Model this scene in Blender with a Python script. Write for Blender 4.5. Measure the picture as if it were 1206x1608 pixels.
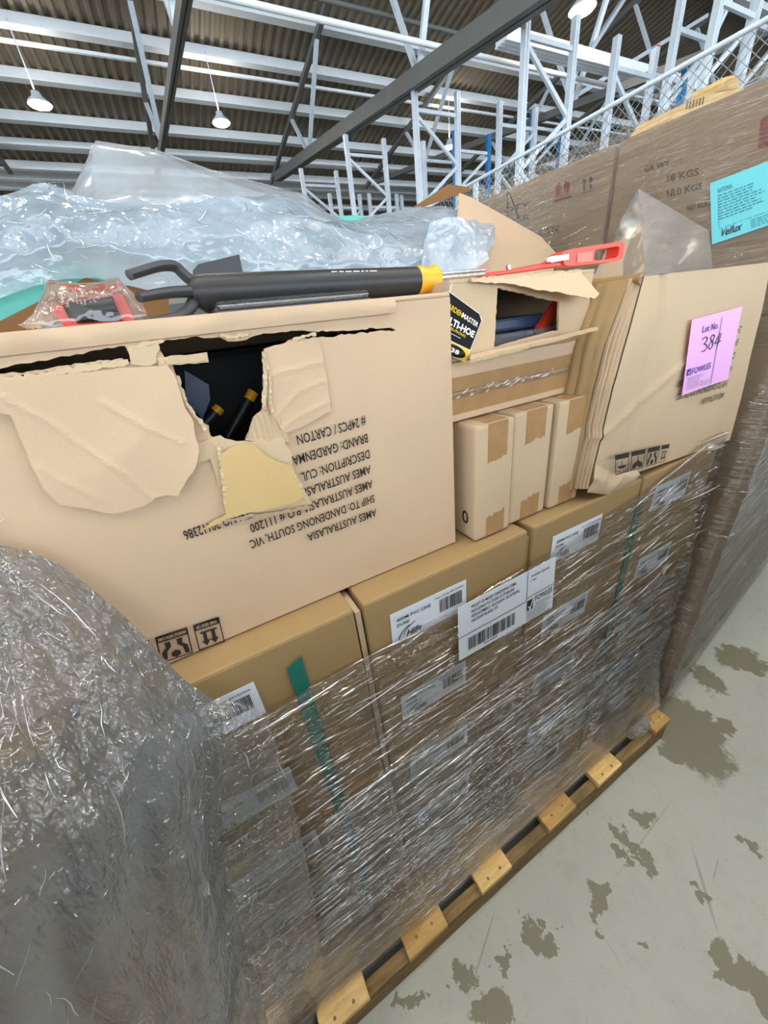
import bpy, bmesh, math, random
from mathutils import Vector, Matrix, noise, geometry
random.seed(7)
for o in list(bpy.data.objects): bpy.data.objects.remove(o)
SC = bpy.context.scene
COL = SC.collection

# ------------------------------------------------------------------ camera
YAW, PIT, ROL, FPX = math.radians(25.397), math.radians(27.257), math.radians(-7.098), 565.0
CAM = Vector((0, 0, 1.595))
fw = Vector((math.sin(YAW)*math.cos(PIT), math.cos(YAW)*math.cos(PIT), -math.sin(PIT)))
r0 = Vector((math.cos(YAW), -math.sin(YAW), 0)); u0 = r0.cross(fw)
RT = r0*math.cos(ROL) + u0*math.sin(ROL); UP = u0*math.cos(ROL) - r0*math.sin(ROL)
cam = bpy.data.cameras.new('camera'); co = bpy.data.objects.new('camera', cam); COL.objects.link(co)
co.matrix_world = Matrix(((RT.x, UP.x, -fw.x, CAM.x), (RT.y, UP.y, -fw.y, CAM.y), (RT.z, UP.z, -fw.z, CAM.z), (0, 0, 0, 1)))
cam.sensor_fit = 'VERTICAL'; cam.sensor_height = 36.0; cam.lens = 36.0*FPX/1608.0
cam.clip_start = 0.02; cam.clip_end = 200
SC.camera = co
# ------------------------------------------------------------------ world, exposure
w = bpy.data.worlds.new('daylight'); SC.world = w; w.use_nodes = True
bg = w.node_tree.nodes['Background']; bg.inputs[0].default_value = (0.80, 0.90, 1.0, 1); bg.inputs[1].default_value = 6.5
vs = SC.view_settings; vs.view_transform = 'Standard'; vs.look = 'None'; vs.gamma = 1; vs.use_curve_mapping = False
vs.exposure = -0.2
SC.cycles.use_denoising = True
SC.cycles.max_bounces = 10; SC.cycles.diffuse_bounces = 5; SC.cycles.transparent_max_bounces = 24
SC.cycles.sample_clamp_indirect = 6
LAMP_W = 20.0

# ------------------------------------------------------------------ point on a plane of the place
def ray(x, y): return RT*((x-603)/FPX) - UP*((y-804)/FPX) + fw
def P(x, y, Y):
    d = ray(x, y); return CAM + d*((Y-CAM.y)/d.y)
def PX(x, y, X):
    d = ray(x, y); return CAM + d*((X-CAM.x)/d.x)
def PZ(x, y, Z):
    d = ray(x, y); return CAM + d*((Z-CAM.z)/d.z)
def PN(x, y, o, n):
    d = ray(x, y); return CAM + d*(n.dot(o-CAM)/n.dot(d))
V = Vector

# ------------------------------------------------------------------ materials
def lin(c):
    return tuple(((v/255)/12.92 if v/255 <= .04045 else ((v/255+.055)/1.055)**2.4) for v in c)+(1,)
class NT:
    def __init__(s, name):
        s.m = bpy.data.materials.new(name); s.m.use_nodes = True; s.t = s.m.node_tree
        s.n = s.t.nodes; s.n.clear(); s.out = s.n.new('ShaderNodeOutputMaterial')
    def new(s, typ, **kw):
        n = s.n.new(typ)
        for k, v in kw.items():
            if k.startswith('i_'):
                k = k[2:]; k = int(k) if k.isdigit() else k.replace('_', ' ')
                if isinstance(v, bpy.types.NodeSocket): s.t.links.new(v, n.inputs[k])
                else: n.inputs[k].default_value = v
            else: setattr(n, k, v)
        return n
    def link(s, a, b): s.t.links.new(a, b)
    def pos(s): return s.new('ShaderNodeNewGeometry').outputs['Position']
    def mapping(s, vec, scale=(1, 1, 1), rot=(0, 0, 0), loc=(0, 0, 0), typ='POINT'):
        return s.new('ShaderNodeMapping', vector_type=typ, i_Vector=vec, i_Scale=scale, i_Rotation=rot, i_Location=loc).outputs[0]
    def noise(s, vec, scale, detail=4, rough=.55):
        return s.new('ShaderNodeTexNoise', i_Vector=vec, i_Scale=scale, i_Detail=detail, i_Roughness=rough).outputs['Fac']
    def math(s, op, a, b=0.0, clamp=False):
        return s.new('ShaderNodeMath', operation=op, use_clamp=clamp, i_0=a, i_1=b).outputs[0]
    def rng(s, v, a, b, c=0.0, d=1.0, smooth=False):
        n = s.new('ShaderNodeMapRange', i_Value=v); n.inputs[1].default_value = a; n.inputs[2].default_value = b
        n.inputs[3].default_value = c; n.inputs[4].default_value = d
        if smooth: n.interpolation_type = 'SMOOTHSTEP'
        return n.outputs[0]
    def mix(s, f, a, b):
        n = s.new('ShaderNodeMix', data_type='RGBA')
        for sock, v in ((n.inputs[0], f), (n.inputs[6], a), (n.inputs[7], b)):
            if isinstance(v, bpy.types.NodeSocket): s.link(v, sock)
            else: sock.default_value = v
        return n.outputs[2]
    def bump(s, h, strength=.3, dist=.01):
        return s.new('ShaderNodeBump', i_Height=h, i_Strength=strength, i_Distance=dist).outputs[0]
    def bsdf(s, col, rough=.6, metal=0.0, normal=None, spec=.5, **kw):
        b = s.new('ShaderNodeBsdfPrincipled')
        for k, v in (('Base Color', col), ('Roughness', rough), ('Metallic', metal), ('Specular IOR Level', spec)):
            if isinstance(v, bpy.types.NodeSocket): s.link(v, b.inputs[k])
            else: b.inputs[k].default_value = v
        if normal is not None: s.link(normal, b.inputs['Normal'])
        for k, v in kw.items(): b.inputs[k.replace('_', ' ')].default_value = v
        return b.outputs[0]
    def done(s, sh): s.link(sh, s.out.inputs[0]); return s.m
MATS = {}
def plain(name, rgb, rough=.5, metal=0.0, var=.06, spec=.5, scale=14):
    if name in MATS: return MATS[name]
    t = NT(name); c = lin(rgb); p = t.pos()
    n = t.noise(p, scale)
    dark = tuple(v*(1-var*2) for v in c[:3])+(1,); lite = tuple(min(1, v*(1+var*2)) for v in c[:3])+(1,)
    col = t.mix(n, dark, lite)
    MATS[name] = t.done(t.bsdf(col, rough, metal, t.bump(t.noise(p, 90), .06, .002), spec)); return MATS[name]
def card(name, rgb, flute=(1, 0, 0), speck=.10, warp=.25):
    t = NT(name); p = t.pos(); c = lin(rgb)
    big = t.noise(p, 3.5, 3); fine = t.noise(p, 420, 2); fib = t.noise(t.mapping(p, (90, 90, 700)), 1, 2)
    col = t.mix(t.rng(big, .3, .7), tuple(v*.93 for v in c[:3])+(1,), tuple(min(1, v*1.05) for v in c[:3])+(1,))
    col = t.mix(t.rng(fine, .62, .72, 0, speck*2), col, tuple(v*.62 for v in c[:3])+(1,))
    col = t.mix(t.rng(fib, .5, .8, 0, speck), col, tuple(min(1, v*1.25) for v in c[:3])+(1,))
    wv = t.new('ShaderNodeTexWave', i_Vector=p, i_Scale=60.0, i_Distortion=.4, bands_direction='X').outputs['Fac']
    h = t.math('ADD', t.math('MULTIPLY', wv, .006), t.math('MULTIPLY', t.noise(p, 9, 3), warp))
    return t.done(t.bsdf(col, .78, 0, t.bump(h, .5, .008), .25))
M = {}
M['kraft'] = card('kraft_cardboard', (160, 133, 92))
M['pink_kraft'] = card('pinkish_cardboard', (205, 177, 147))
M['white_kraft'] = card('pale_cardboard', (199, 175, 144))
M['grey_kraft'] = card('greyed_cardboard', (176, 150, 124))
M['brown_kraft'] = card('deep_brown_cardboard', (122, 88, 52))
M['yellow_liner'] = card('raw_yellow_liner', (206, 176, 122))
M['torn_edge'] = card('torn_paper_fibre', (205, 182, 148), warp=.6)
M['tape'] = plain('brown_packing_tape', (168, 132, 90), .22, var=.1, scale=40)
M['teal_card'] = plain('teal_printed_card', (96, 190, 176), .5)
M['teal_paper'] = plain('turquoise_paper', (110, 208, 218), .6, var=.02)
M['pink_paper'] = plain('pink_paper', (238, 178, 236), .6, var=.01)
M['paper'] = plain('white_paper', (222, 228, 238), .5, var=.015)
M['ink'] = plain('black_ink', (38, 32, 28), .7)
M['grey_ink'] = plain('grey_ink', (120, 122, 130), .7)
M['blue_ink'] = plain('blue_ink', (58, 48, 140), .6)
M['red_ink'] = plain('faded_red_ink', (150, 62, 62), .8)
M['faded_ink'] = plain('faded_dark_ink', (92, 76, 62), .8)
M['teal_ink'] = plain('dark_teal_ink', (62, 132, 146), .7)
M['white_ink'] = plain('white_ink', (235, 235, 230), .6)
M['yellow_ink'] = plain('yellow_ink', (238, 190, 30), .6)
M['strap'] = plain('green_strap', (14, 112, 96), .35, var=.08)
M['black_plastic'] = plain('black_plastic', (42, 42, 43), .42, var=.05)
M['black_gloss'] = plain('glossy_black_plastic', (26, 27, 29), .12)
M['tool_grey'] = plain('charcoal_coated_steel', (58, 60, 63), .5)
M['yellow'] = plain('yellow_plastic', (250, 176, 38), .4, var=.02)
M['red'] = plain('red_orange_plastic', (226, 66, 42), .38, var=.03)
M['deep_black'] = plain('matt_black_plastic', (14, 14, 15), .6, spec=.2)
M['chrome'] = plain('bright_steel', (205, 207, 210), .18, 1.0)
M['galv'] = plain('galvanised_steel', (214, 224, 234), .42, .15, var=.08)
M['blue_steel'] = plain('blue_painted_steel', (34, 128, 192), .4)
M['orange_steel'] = plain('orange_painted_steel', (214, 84, 40), .4)
M['purlin'] = plain('pale_painted_purlin', (240, 244, 250), .5, 0, var=.04, scale=3)
M['truss'] = plain('grey_painted_steel', (104, 104, 101), .55, 0, var=.08, scale=4)
M['roof'] = plain('brown_roof_sheet', (126, 115, 98), .7, 0, var=.08, scale=2)
M['wallp'] = plain('grey_wall_sheet', (150, 150, 146), .7)
M['wire'] = plain('fence_wire', (140, 148, 150), .5, .2)
M['navy'] = plain('navy_card', (44, 62, 90), .4)
def mk_wood(name, a, b):
    t = NT(name); p = t.pos()
    g = t.noise(t.mapping(p, (6, 40, 40)), 1.5, 6, .65); k = t.noise(p, 7, 3)
    col = t.mix(t.rng(g, .3, .7), lin(a), lin(b)); col = t.mix(t.rng(k, .55, .75, 0, .6), col, lin(tuple(v*.6 for v in a)))
    return t.done(t.bsdf(col, .75, 0, t.bump(g, .5, .004), .2))
M['wood'] = mk_wood('pallet_timber', (150, 116, 68), (196, 160, 100))
M['wood_light'] = mk_wood('fresh_timber', (196, 158, 96), (228, 196, 138))
M['wood_dark'] = mk_wood('weathered_timber', (98, 80, 54), (146, 120, 80))
def emis(name, rgb, s):
    t = NT(name); e = t.new('ShaderNodeEmission', i_Color=rgb+(1,), i_Strength=s); return t.done(e.outputs[0])
M['lens'] = emis('lamp_lens', (1, .95, .82), 110)
M['added_skylight'] = emis('added_skylight_glow', (.94, .97, 1.0), 11)  # glow of the added roof strips
def film(name, haze, hazecol, gl, rough, bumps, strength, hvar=.25, hscale=(8, 8, 8), dist=.03):
    """clear plastic: see-through base, milky share where the film lies thick, glossy skin"""
    t = NT(name); p = t.pos(); h = None
    for sc, am, det in bumps:
        n = t.math('MULTIPLY', t.noise(t.mapping(p, sc), 1, det, .6), am)
        h = n if h is None else t.math('ADD', h, n)
    if name.startswith('crumpled'): h = t.math('MULTIPLY', h, t.rng(t.noise(p, 3.2, 2), .40, .62, .25, 1.1))
    nb = t.bump(h, strength, dist)
    hz = t.math('ADD', t.rng(t.noise(t.mapping(p, hscale), 1, 5, .6), .35, .7, -hvar, hvar), haze, True)
    tr = t.new('ShaderNodeBsdfTransparent', i_Color=(.97, .98, .98, 1)).outputs[0]
    df = t.new('ShaderNodeBsdfDiffuse', i_Color=lin(hazecol), i_Normal=nb).outputs[0]
    tl = t.new('ShaderNodeBsdfTranslucent', i_Color=lin(hazecol)).outputs[0]
    d2 = t.new('ShaderNodeMixShader', i_0=.45, i_1=df, i_2=tl).outputs[0]
    a = t.new('ShaderNodeMixShader', i_0=hz, i_1=tr, i_2=d2).outputs[0]
    g = t.new('ShaderNodeBsdfGlossy', i_Color=(1, 1, 1, 1), i_Roughness=rough, i_Normal=nb).outputs[0]
    fr = t.new('ShaderNodeFresnel', i_IOR=1.5, i_Normal=nb).outputs[0]
    f = t.math('ADD', t.math('MULTIPLY', fr, .75), gl, True)
    return t.done(t.new('ShaderNodeMixShader', i_0=f, i_1=a, i_2=g).outputs[0])
STREAK = [((3.5, 3, 75), 1.0, 2), ((9, 6, 200), .45, 2), ((8, 8, 14), 1.1, 2)]
def crease_film(name, haze, gl, rough):
    t = NT(name); tr = t.new('ShaderNodeBsdfTransparent').outputs[0]; df = t.new('ShaderNodeBsdfDiffuse', i_Color=lin((200, 200, 200))).outputs[0]
    a = t.new('ShaderNodeMixShader', i_0=haze, i_1=tr, i_2=df).outputs[0]
    fr = t.math('ADD', t.new('ShaderNodeFresnel', i_IOR=1.5).outputs[0], gl, True)
    g = t.new('ShaderNodeBsdfGlossy', i_Color=(1, 1, 1, 1), i_Roughness=rough).outputs[0]
    return t.done(t.new('ShaderNodeMixShader', i_0=fr, i_1=a, i_2=g).outputs[0])
M['crease'] = crease_film('rolled_film_crease', .03, .24, .09)
M['wrap'] = film('stretch_wrap', .025, (170, 168, 156), .045, .045, STREAK, 1.0, .10, (1.5, 2, 45), .07)
M['wrap_grey'] = film('doubled_stretch_wrap', .55, (182, 181, 172), .04, .1, STREAK, .7, .14, (1.5, 2, 30))
M['wrap_brown'] = film('tight_stretch_wrap', .30, (176, 166, 150), .03, .14, [((3, 3, 60), 1, 3), ((8, 8, 8), .6, 3)], .6, .1, (2, 2, 30))
CR = [((46, 46, 11), .8, 3), ((95, 95, 55), .28, 2), ((10, 10, 5), 1.3, 2)]
M['milky'] = film('crumpled_milky_film', .84, (136, 139, 142), .05, .06, CR, .85, .2, (7, 7, 7))
M['clear'] = film('crumpled_clear_film', .22, (206, 206, 208), .03, .05, CR, .8, .14, (8, 8, 8))
M['white_film'] = film('white_plastic_sheet', .70, (206, 222, 240), .03, .12, [((9, 9, 9), 1.0, 3), ((34, 34, 34), .25, 3)], .75, .16, (6, 6, 6), .02)
M['shell_film'] = film('clear_shell_film', .10, (224, 226, 226), .05, .10, [((12, 12, 12), 1, 2)], .3, .03, (5, 5, 5), .008)
M['bag_film'] = film('clear_bag_film', .13, (222, 224, 230), .03, .07, [((18, 18, 18), 1, 3)], .6, .1, (9, 9, 9), .015)
M['peak_film'] = film('standing_sheet_film', .58, (226, 233, 242), .02, .14, [((7, 7, 7), 1, 3)], .5, .14, (5, 5, 5), .015)
M['tail_film'] = film('wrap_tail_film', .22, (232, 234, 232), .02, .18, [((7, 7, 7), 1, 3)], .4, .1, (5, 5, 5), .012)
M['thin_film'] = film('thin_plastic_sheet', .34, (222, 228, 236), .02, .16, [((8, 8, 8), 1, 3)], .6, .12, (5, 5, 5), .015)

def floor_mat():
    t = NT('polished_concrete'); p = t.pos()
    base = t.mix(t.noise(p, 1.6, 5), lin((146, 148, 138)), lin((168, 169, 158)))
    base = t.mix(t.rng(t.noise(p, 14, 6, .7), .5, .75, 0, .35), base, lin((132, 133, 122)))
    base = t.mix(t.rng(t.noise(p, 60, 4, .7), .60, .75, 0, .5), base, lin((122, 122, 108)))
    wn = t.new('ShaderNodeTexNoise', i_Vector=p, i_Scale=16.0, i_Detail=5.0, i_Roughness=.65).outputs['Color']
    off = t.new('ShaderNodeVectorMath', operation='MULTIPLY_ADD', i_0=wn, i_1=(.16, .16, 0), i_2=p).outputs[0]
    off = t.new('ShaderNodeVectorMath', operation='SUBTRACT', i_0=off, i_1=(.08, .08, 0)).outputs[0]
    S = [(1078, 1148, 55, 95, 0), (1108, 1138, 24, 30, 0), (1160, 1033, 40, 26, 0), (1113, 1068, 22, 30, 0), (1140, 1142, 18, 12, 0), (1058, 1184, 20, 18, 0),
         (1012, 1285, 20, 10, 0), (966, 1306, 12, 26, .2), (1003, 1338, 12, 44, .6), (978, 1346, 14, 16, 0), (938, 1412, 22, 42, 0), (934, 1442, 10, 10, 0),
         (1128, 1492, 20, 34, 0), (1146, 1522, 24, 20, .5), (1196, 1556, 30, 60, .3), (716, 1532, 18, 46, 0), (858, 1476, 26, 24, 0), (832, 1472, 14, 30, .3),
         (770, 1590, 40, 60, 0), (648, 1570, 30, 26, .4), (790, 1512, 20, 16, 0), (1182, 1328, 10, 14, 0), (1096, 1400, 8, 10, 0), (1004, 1480, 8, 10, .2), (742, 1532, 14, 14, 0)]
    mask = None
    for (x, y, rx, ry, a) in S:
        c = PZ(x, y, 0); ex = (PZ(x+rx, y, 0)-c).length; ey = (PZ(x, y+ry, 0)-c).length*.8
        ang = math.atan2(*(PZ(x+rx, y, 0)-c).yx)+a
        q = t.mapping(off, (ex, ey, 1), (0, 0, ang), (c.x, c.y, 0), 'TEXTURE')
        l = t.new('ShaderNodeVectorMath', operation='LENGTH', i_0=q).outputs['Value']
        v = t.rng(l, .95, .8)
        mask = v if mask is None else t.math('MAXIMUM', mask, v)
    specks = t.rng(t.noise(p, 21, 3, .6), .735, .75, 0, .8)
    mask = t.math('MAXIMUM', mask, specks)
    col = t.mix(t.math('MULTIPLY', mask, .85), base, lin((98, 93, 72)))
    for (a, b, wd, st) in (((1083, 1318), (1132, 1480), .006, .45), ((1130, 1340), (1118, 1390), .003, .4), ((780, 1420), (735, 1570), .003, .5), ((950, 1400), (1060, 1250), .003, .3), ((930, 1440), (990, 1540), .002, .3)):
        A, B = PZ(*a, 0), PZ(*b, 0); c = (A+B)/2; d = B-A
        q = t.mapping(p, (d.length/2, wd, 1), (0, 0, math.atan2(d.y, d.x)), (c.x, c.y, 0), 'TEXTURE')
        l = t.new('ShaderNodeVectorMath', operation='LENGTH', i_0=q).outputs['Value']
        col = t.mix(t.rng(l, 1.0, .5, 0, st), col, lin((104, 100, 84)))
    return t.done(t.bsdf(col, .42, 0, t.bump(t.noise(p, 40, 4), .08, .003), .4))
M['floor'] = floor_mat()

# ------------------------------------------------------------------ mesh helpers
def label(o, lab, cat, group=None):
    o['label'] = lab; o['category'] = cat
    if group: o['group'] = group
    return o
def thing(name, loc, lab, cat, group=None):
    o = bpy.data.objects.new(name, None); COL.objects.link(o); o.location = loc; o.empty_display_size = .05
    return label(o, lab, cat, group)
def root_loc(o):
    v = V((0, 0, 0))
    while o is not None: v += o.location; o = o.parent
    return v
class MB:
    def __init__(s): s.v = []; s.f = []; s.split = None
    def add(s, vs, fs):
        k = len(s.v); s.v += [V(x) for x in vs]; s.f += [tuple(i+k for i in f) for f in fs]; return s
    def box(s, a, b, m=None):
        (x0, y0, z0), (x1, y1, z1) = a, b
        vs = [V(q) for q in ((x0, y0, z0), (x1, y0, z0), (x1, y1, z0), (x0, y1, z0), (x0, y0, z1), (x1, y0, z1), (x1, y1, z1), (x0, y1, z1))]
        if m is not None: vs = [m @ q for q in vs]
        return s.add(vs, [(0, 3, 2, 1), (4, 5, 6, 7), (0, 1, 5, 4), (1, 2, 6, 5), (2, 3, 7, 6), (3, 0, 4, 7)])
    def bar(s, a, b, wx, wy, upv=V((0, 0, 1))):
        a, b = V(a), V(b); d = (b-a).normalized(); sx = d.cross(V(upv))
        if sx.length < 1e-4: sx = d.cross(V((1, 0, 0)))
        sx.normalize(); sy = sx.cross(d); sx = sx*wx/2; sy = sy*wy/2
        vs = [a-sx-sy, a+sx-sy, a+sx+sy, a-sx+sy, b-sx-sy, b+sx-sy, b+sx+sy, b-sx+sy]
        return s.add(vs, [(0, 3, 2, 1), (4, 5, 6, 7), (0, 1, 5, 4), (1, 2, 6, 5), (2, 3, 7, 6), (3, 0, 4, 7)])
    def tube(s, pts, r, n=12, flat=1.0, upv=V((0, 0, 1))):
        pts = [V(p) for p in pts]; rs = r if isinstance(r, (list, tuple)) else [r]*len(pts); base = len(s.v)
        for i, p in enumerate(pts):
            d = (pts[min(i+1, len(pts)-1)]-pts[max(i-1, 0)]).normalized(); sx = d.cross(V(upv))
            if sx.length < 1e-4: sx = d.cross(V((1, 0, 0)))
            sx.normalize(); sy = sx.cross(d)
            for k in range(n):
                a = 2*math.pi*k/n; s.v.append(p+(sx*math.cos(a)+sy*math.sin(a)*flat)*rs[i])
        for i in range(len(pts)-1):
            for k in range(n):
                s.f.append((base+i*n+k, base+i*n+(k+1) % n, base+(i+1)*n+(k+1) % n, base+(i+1)*n+k))
        s.f.append(tuple(base+k for k in reversed(range(n)))); s.f.append(tuple(base+(len(pts)-1)*n+k for k in range(n)))
        return s
    def poly(s, pts, off):
        """flat outline given thickness along off"""
        pts = [V(p) for p in pts]; n = len(pts); off = V(off); b = len(s.v)
        s.v += pts + [p+off for p in pts]
        s.f.append(tuple(b+i for i in range(n))); s.f.append(tuple(b+n+i for i in reversed(range(n))))
        for i in range(n): j = (i+1) % n; s.f.append((b+i, b+n+i, b+n+j, b+j))
        return s
    def build(s, name, mat, parent=None, smooth=False, bevel=0, kind=None, mat2=None):
        off = root_loc(parent) if parent is not None else V((0, 0, 0))
        me = bpy.data.meshes.new(name); me.from_pydata([v-off for v in s.v], [], s.f); me.update()
        bm = bmesh.new(); bm.from_mesh(me)
        bmesh.ops.recalc_face_normals(bm, faces=bm.faces)
        if s.split is not None and mat2:
            bm.faces.ensure_lookup_table()
            for f in bm.faces[s.split:]: f.material_index = 1
        if bevel: bmesh.ops.bevel(bm, geom=[e for e in bm.edges if len(e.link_faces) == 2 and e.calc_face_angle(0) > .6], offset=bevel, segments=2, affect='EDGES', profile=.6)
        bm.to_mesh(me); bm.free()
        if smooth:
            for p in me.polygons: p.use_smooth = True
            try: me.set_sharp_from_angle(angle=.7)
            except Exception: pass
        me.materials.append(M[mat] if isinstance(mat, str) else mat)
        if mat2: me.materials.append(M[mat2])
        o = bpy.data.objects.new(name, me); COL.objects.link(o)
        if parent is not None: o.parent = parent
        if kind: o['kind'] = kind
        return o
def inside(p, poly):
    c = False; n = len(poly)
    for i in range(n):
        a, b = poly[i], poly[i-1]
        if (a[1] > p[1]) != (b[1] > p[1]) and p[0] < (b[0]-a[0])*(p[1]-a[1])/(b[1]-a[1])+a[0]: c = not c
    return c
def ragged(poly, amp, step):
    """resample an outline and make it ragged like torn board"""
    out = []
    for i in range(len(poly)):
        a, b = V(poly[i]).to_2d(), V(poly[(i+1) % len(poly)]).to_2d(); n = max(1, int((b-a).length/step)); d = (b-a)
        nn = V((-d.y, d.x)).normalized() if d.length else V((0, 0))
        for k in range(n):
            q = a+d*(k/n); out.append(q+nn*random.uniform(-amp, amp)*(1 if k else .3))
    return out
def panel(outer, holes, step, to3, off, mb=None):
    """sheet from a 2-D outline with holes; to3(u,v)->point; off = thickness vector (or function)"""
    pts = []; edges = []
    for loop in [outer]+holes:
        k = len(pts); pts += [V(q[:2]) for q in loop]; edges += [(k+i, k+(i+1) % len(loop)) for i in range(len(loop))]
    xs = [p.x for p in outer]; ys = [p.y for p in outer]
    x = min(xs)+step*.5
    while x < max(xs):
        y = min(ys)+step*.5
        while y < max(ys):
            q = V((x+random.uniform(-.2, .2)*step, y+random.uniform(-.2, .2)*step))
            if inside(q, outer) and not any(inside(q, h) for h in holes): pts.append(q)
            y += step
        x += step
    r = geometry.delaunay_2d_cdt(pts, edges, [], 0, 1e-6)
    vv, ff = r[0], []
    for f in r[2]:
        c = sum((vv[i] for i in f), V((0, 0)))/len(f)
        if inside(c, outer) and not any(inside(c, h) for h in holes): ff.append(tuple(f))
    A = [to3(v.x, v.y) for v in vv]; off = V(off); n = len(A)
    ec = {}
    for f in ff:
        for i in range(len(f)):
            e = (f[i], f[(i+1) % len(f)]); k = tuple(sorted(e)); ec.setdefault(k, []).append(e)
    mb = mb or MB(); b = len(mb.v)
    mb.v += A+[p+off for p in A]
    for f in ff: mb.f.append(tuple(b+i for i in f)); mb.f.append(tuple(b+n+i for i in reversed(f)))
    for k, l in ec.items():
        if len(l) == 1: i, j = l[0]; mb.f.append((b+j, b+i, b+n+i, b+n+j))
    return mb
def grid(fn, nu, nv, thick=None, mb=None):
    mb = mb or MB(); b = len(mb.v)
    for j in range(nv+1):
        for i in range(nu+1): mb.v.append(V(fn(i/nu, j/nv)))
    for j in range(nv):
        for i in range(nu):
            k = b+j*(nu+1)+i; mb.f.append((k, k+1, k+nu+2, k+nu+1))
    return mb
def curve_at(pts, t):
    x = t*(len(pts)-1); i = min(int(x), len(pts)-2); f = x-i
    return pts[i].lerp(pts[i+1], f)
def fold(p, f, seed=0.0):
    """sharp crease noise"""
    q = V(p)*f+V((seed, seed*1.7, -seed)); return 1-2*abs(noise.noise(q))
def crumple(p, amp, seed=0.0, f=6.0):
    return amp*(fold(p, f, seed)*.55+fold(p, f*2.3, seed+3)*.28+fold(p, f*5.1, seed+9)*.17)

def ridges(mb, n, pick, seed, lmin, lmax, wmin=.0012, wmax=.003, tilt=.1, wav=.002):
    '''little rolled creases of film standing on a surface; pick(u, v) -> point, unit normal, along, across'''
    r = random.Random(seed)
    if mb.split is None: mb.split = len(mb.f)
    for _ in range(n):
        p, nn, ax, ac = pick(r.random(), r.random())
        if p is None: continue
        L = lmin*(lmax/lmin)**r.random(); w_ = r.uniform(wmin, wmax); a = r.gauss(0, tilt); ns = max(3, int(L/.012)); ns = min(ns, 14)
        d = ax*math.cos(a)+ac*math.sin(a); e = ac*math.cos(a)-ax*math.sin(a); b = len(mb.v); ph = r.random()*9
        for i in range(ns+1):
            s_ = i/ns; k = math.sin(math.pi*min(max(s_, .04), .96))**.6; c_ = p+d*((s_-.5)*L)+e*(wav*math.sin(s_*5+ph))
            for j in range(7):
                t_ = math.pi*j/6; mb.v.append(c_+e*(w_*k*math.cos(t_))+nn*(w_*k*math.sin(t_)*.9))
        for i in range(ns):
            for j in range(6):
                q = b+i*7+j; mb.f.append((q, q+1, q+8, q+7))
    return mb
def pick_grid(fn, axis=0):
    def f(u, v):
        p = V(fn(u, v)); du = V(fn(min(1, u+.01), v))-V(fn(max(0, u-.01), v)); dv = V(fn(u, min(1, v+.01)))-V(fn(u, max(0, v-.01)))
        if du.length < 1e-5 or dv.length < 1e-5: return None, None, None, None
        n = du.cross(dv).normalized()
        if n.dot(CAM-p) < 0: n = -n
        ax = (du if axis == 0 else dv).normalized(); return p, n, ax, n.cross(ax)
    return f

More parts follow.
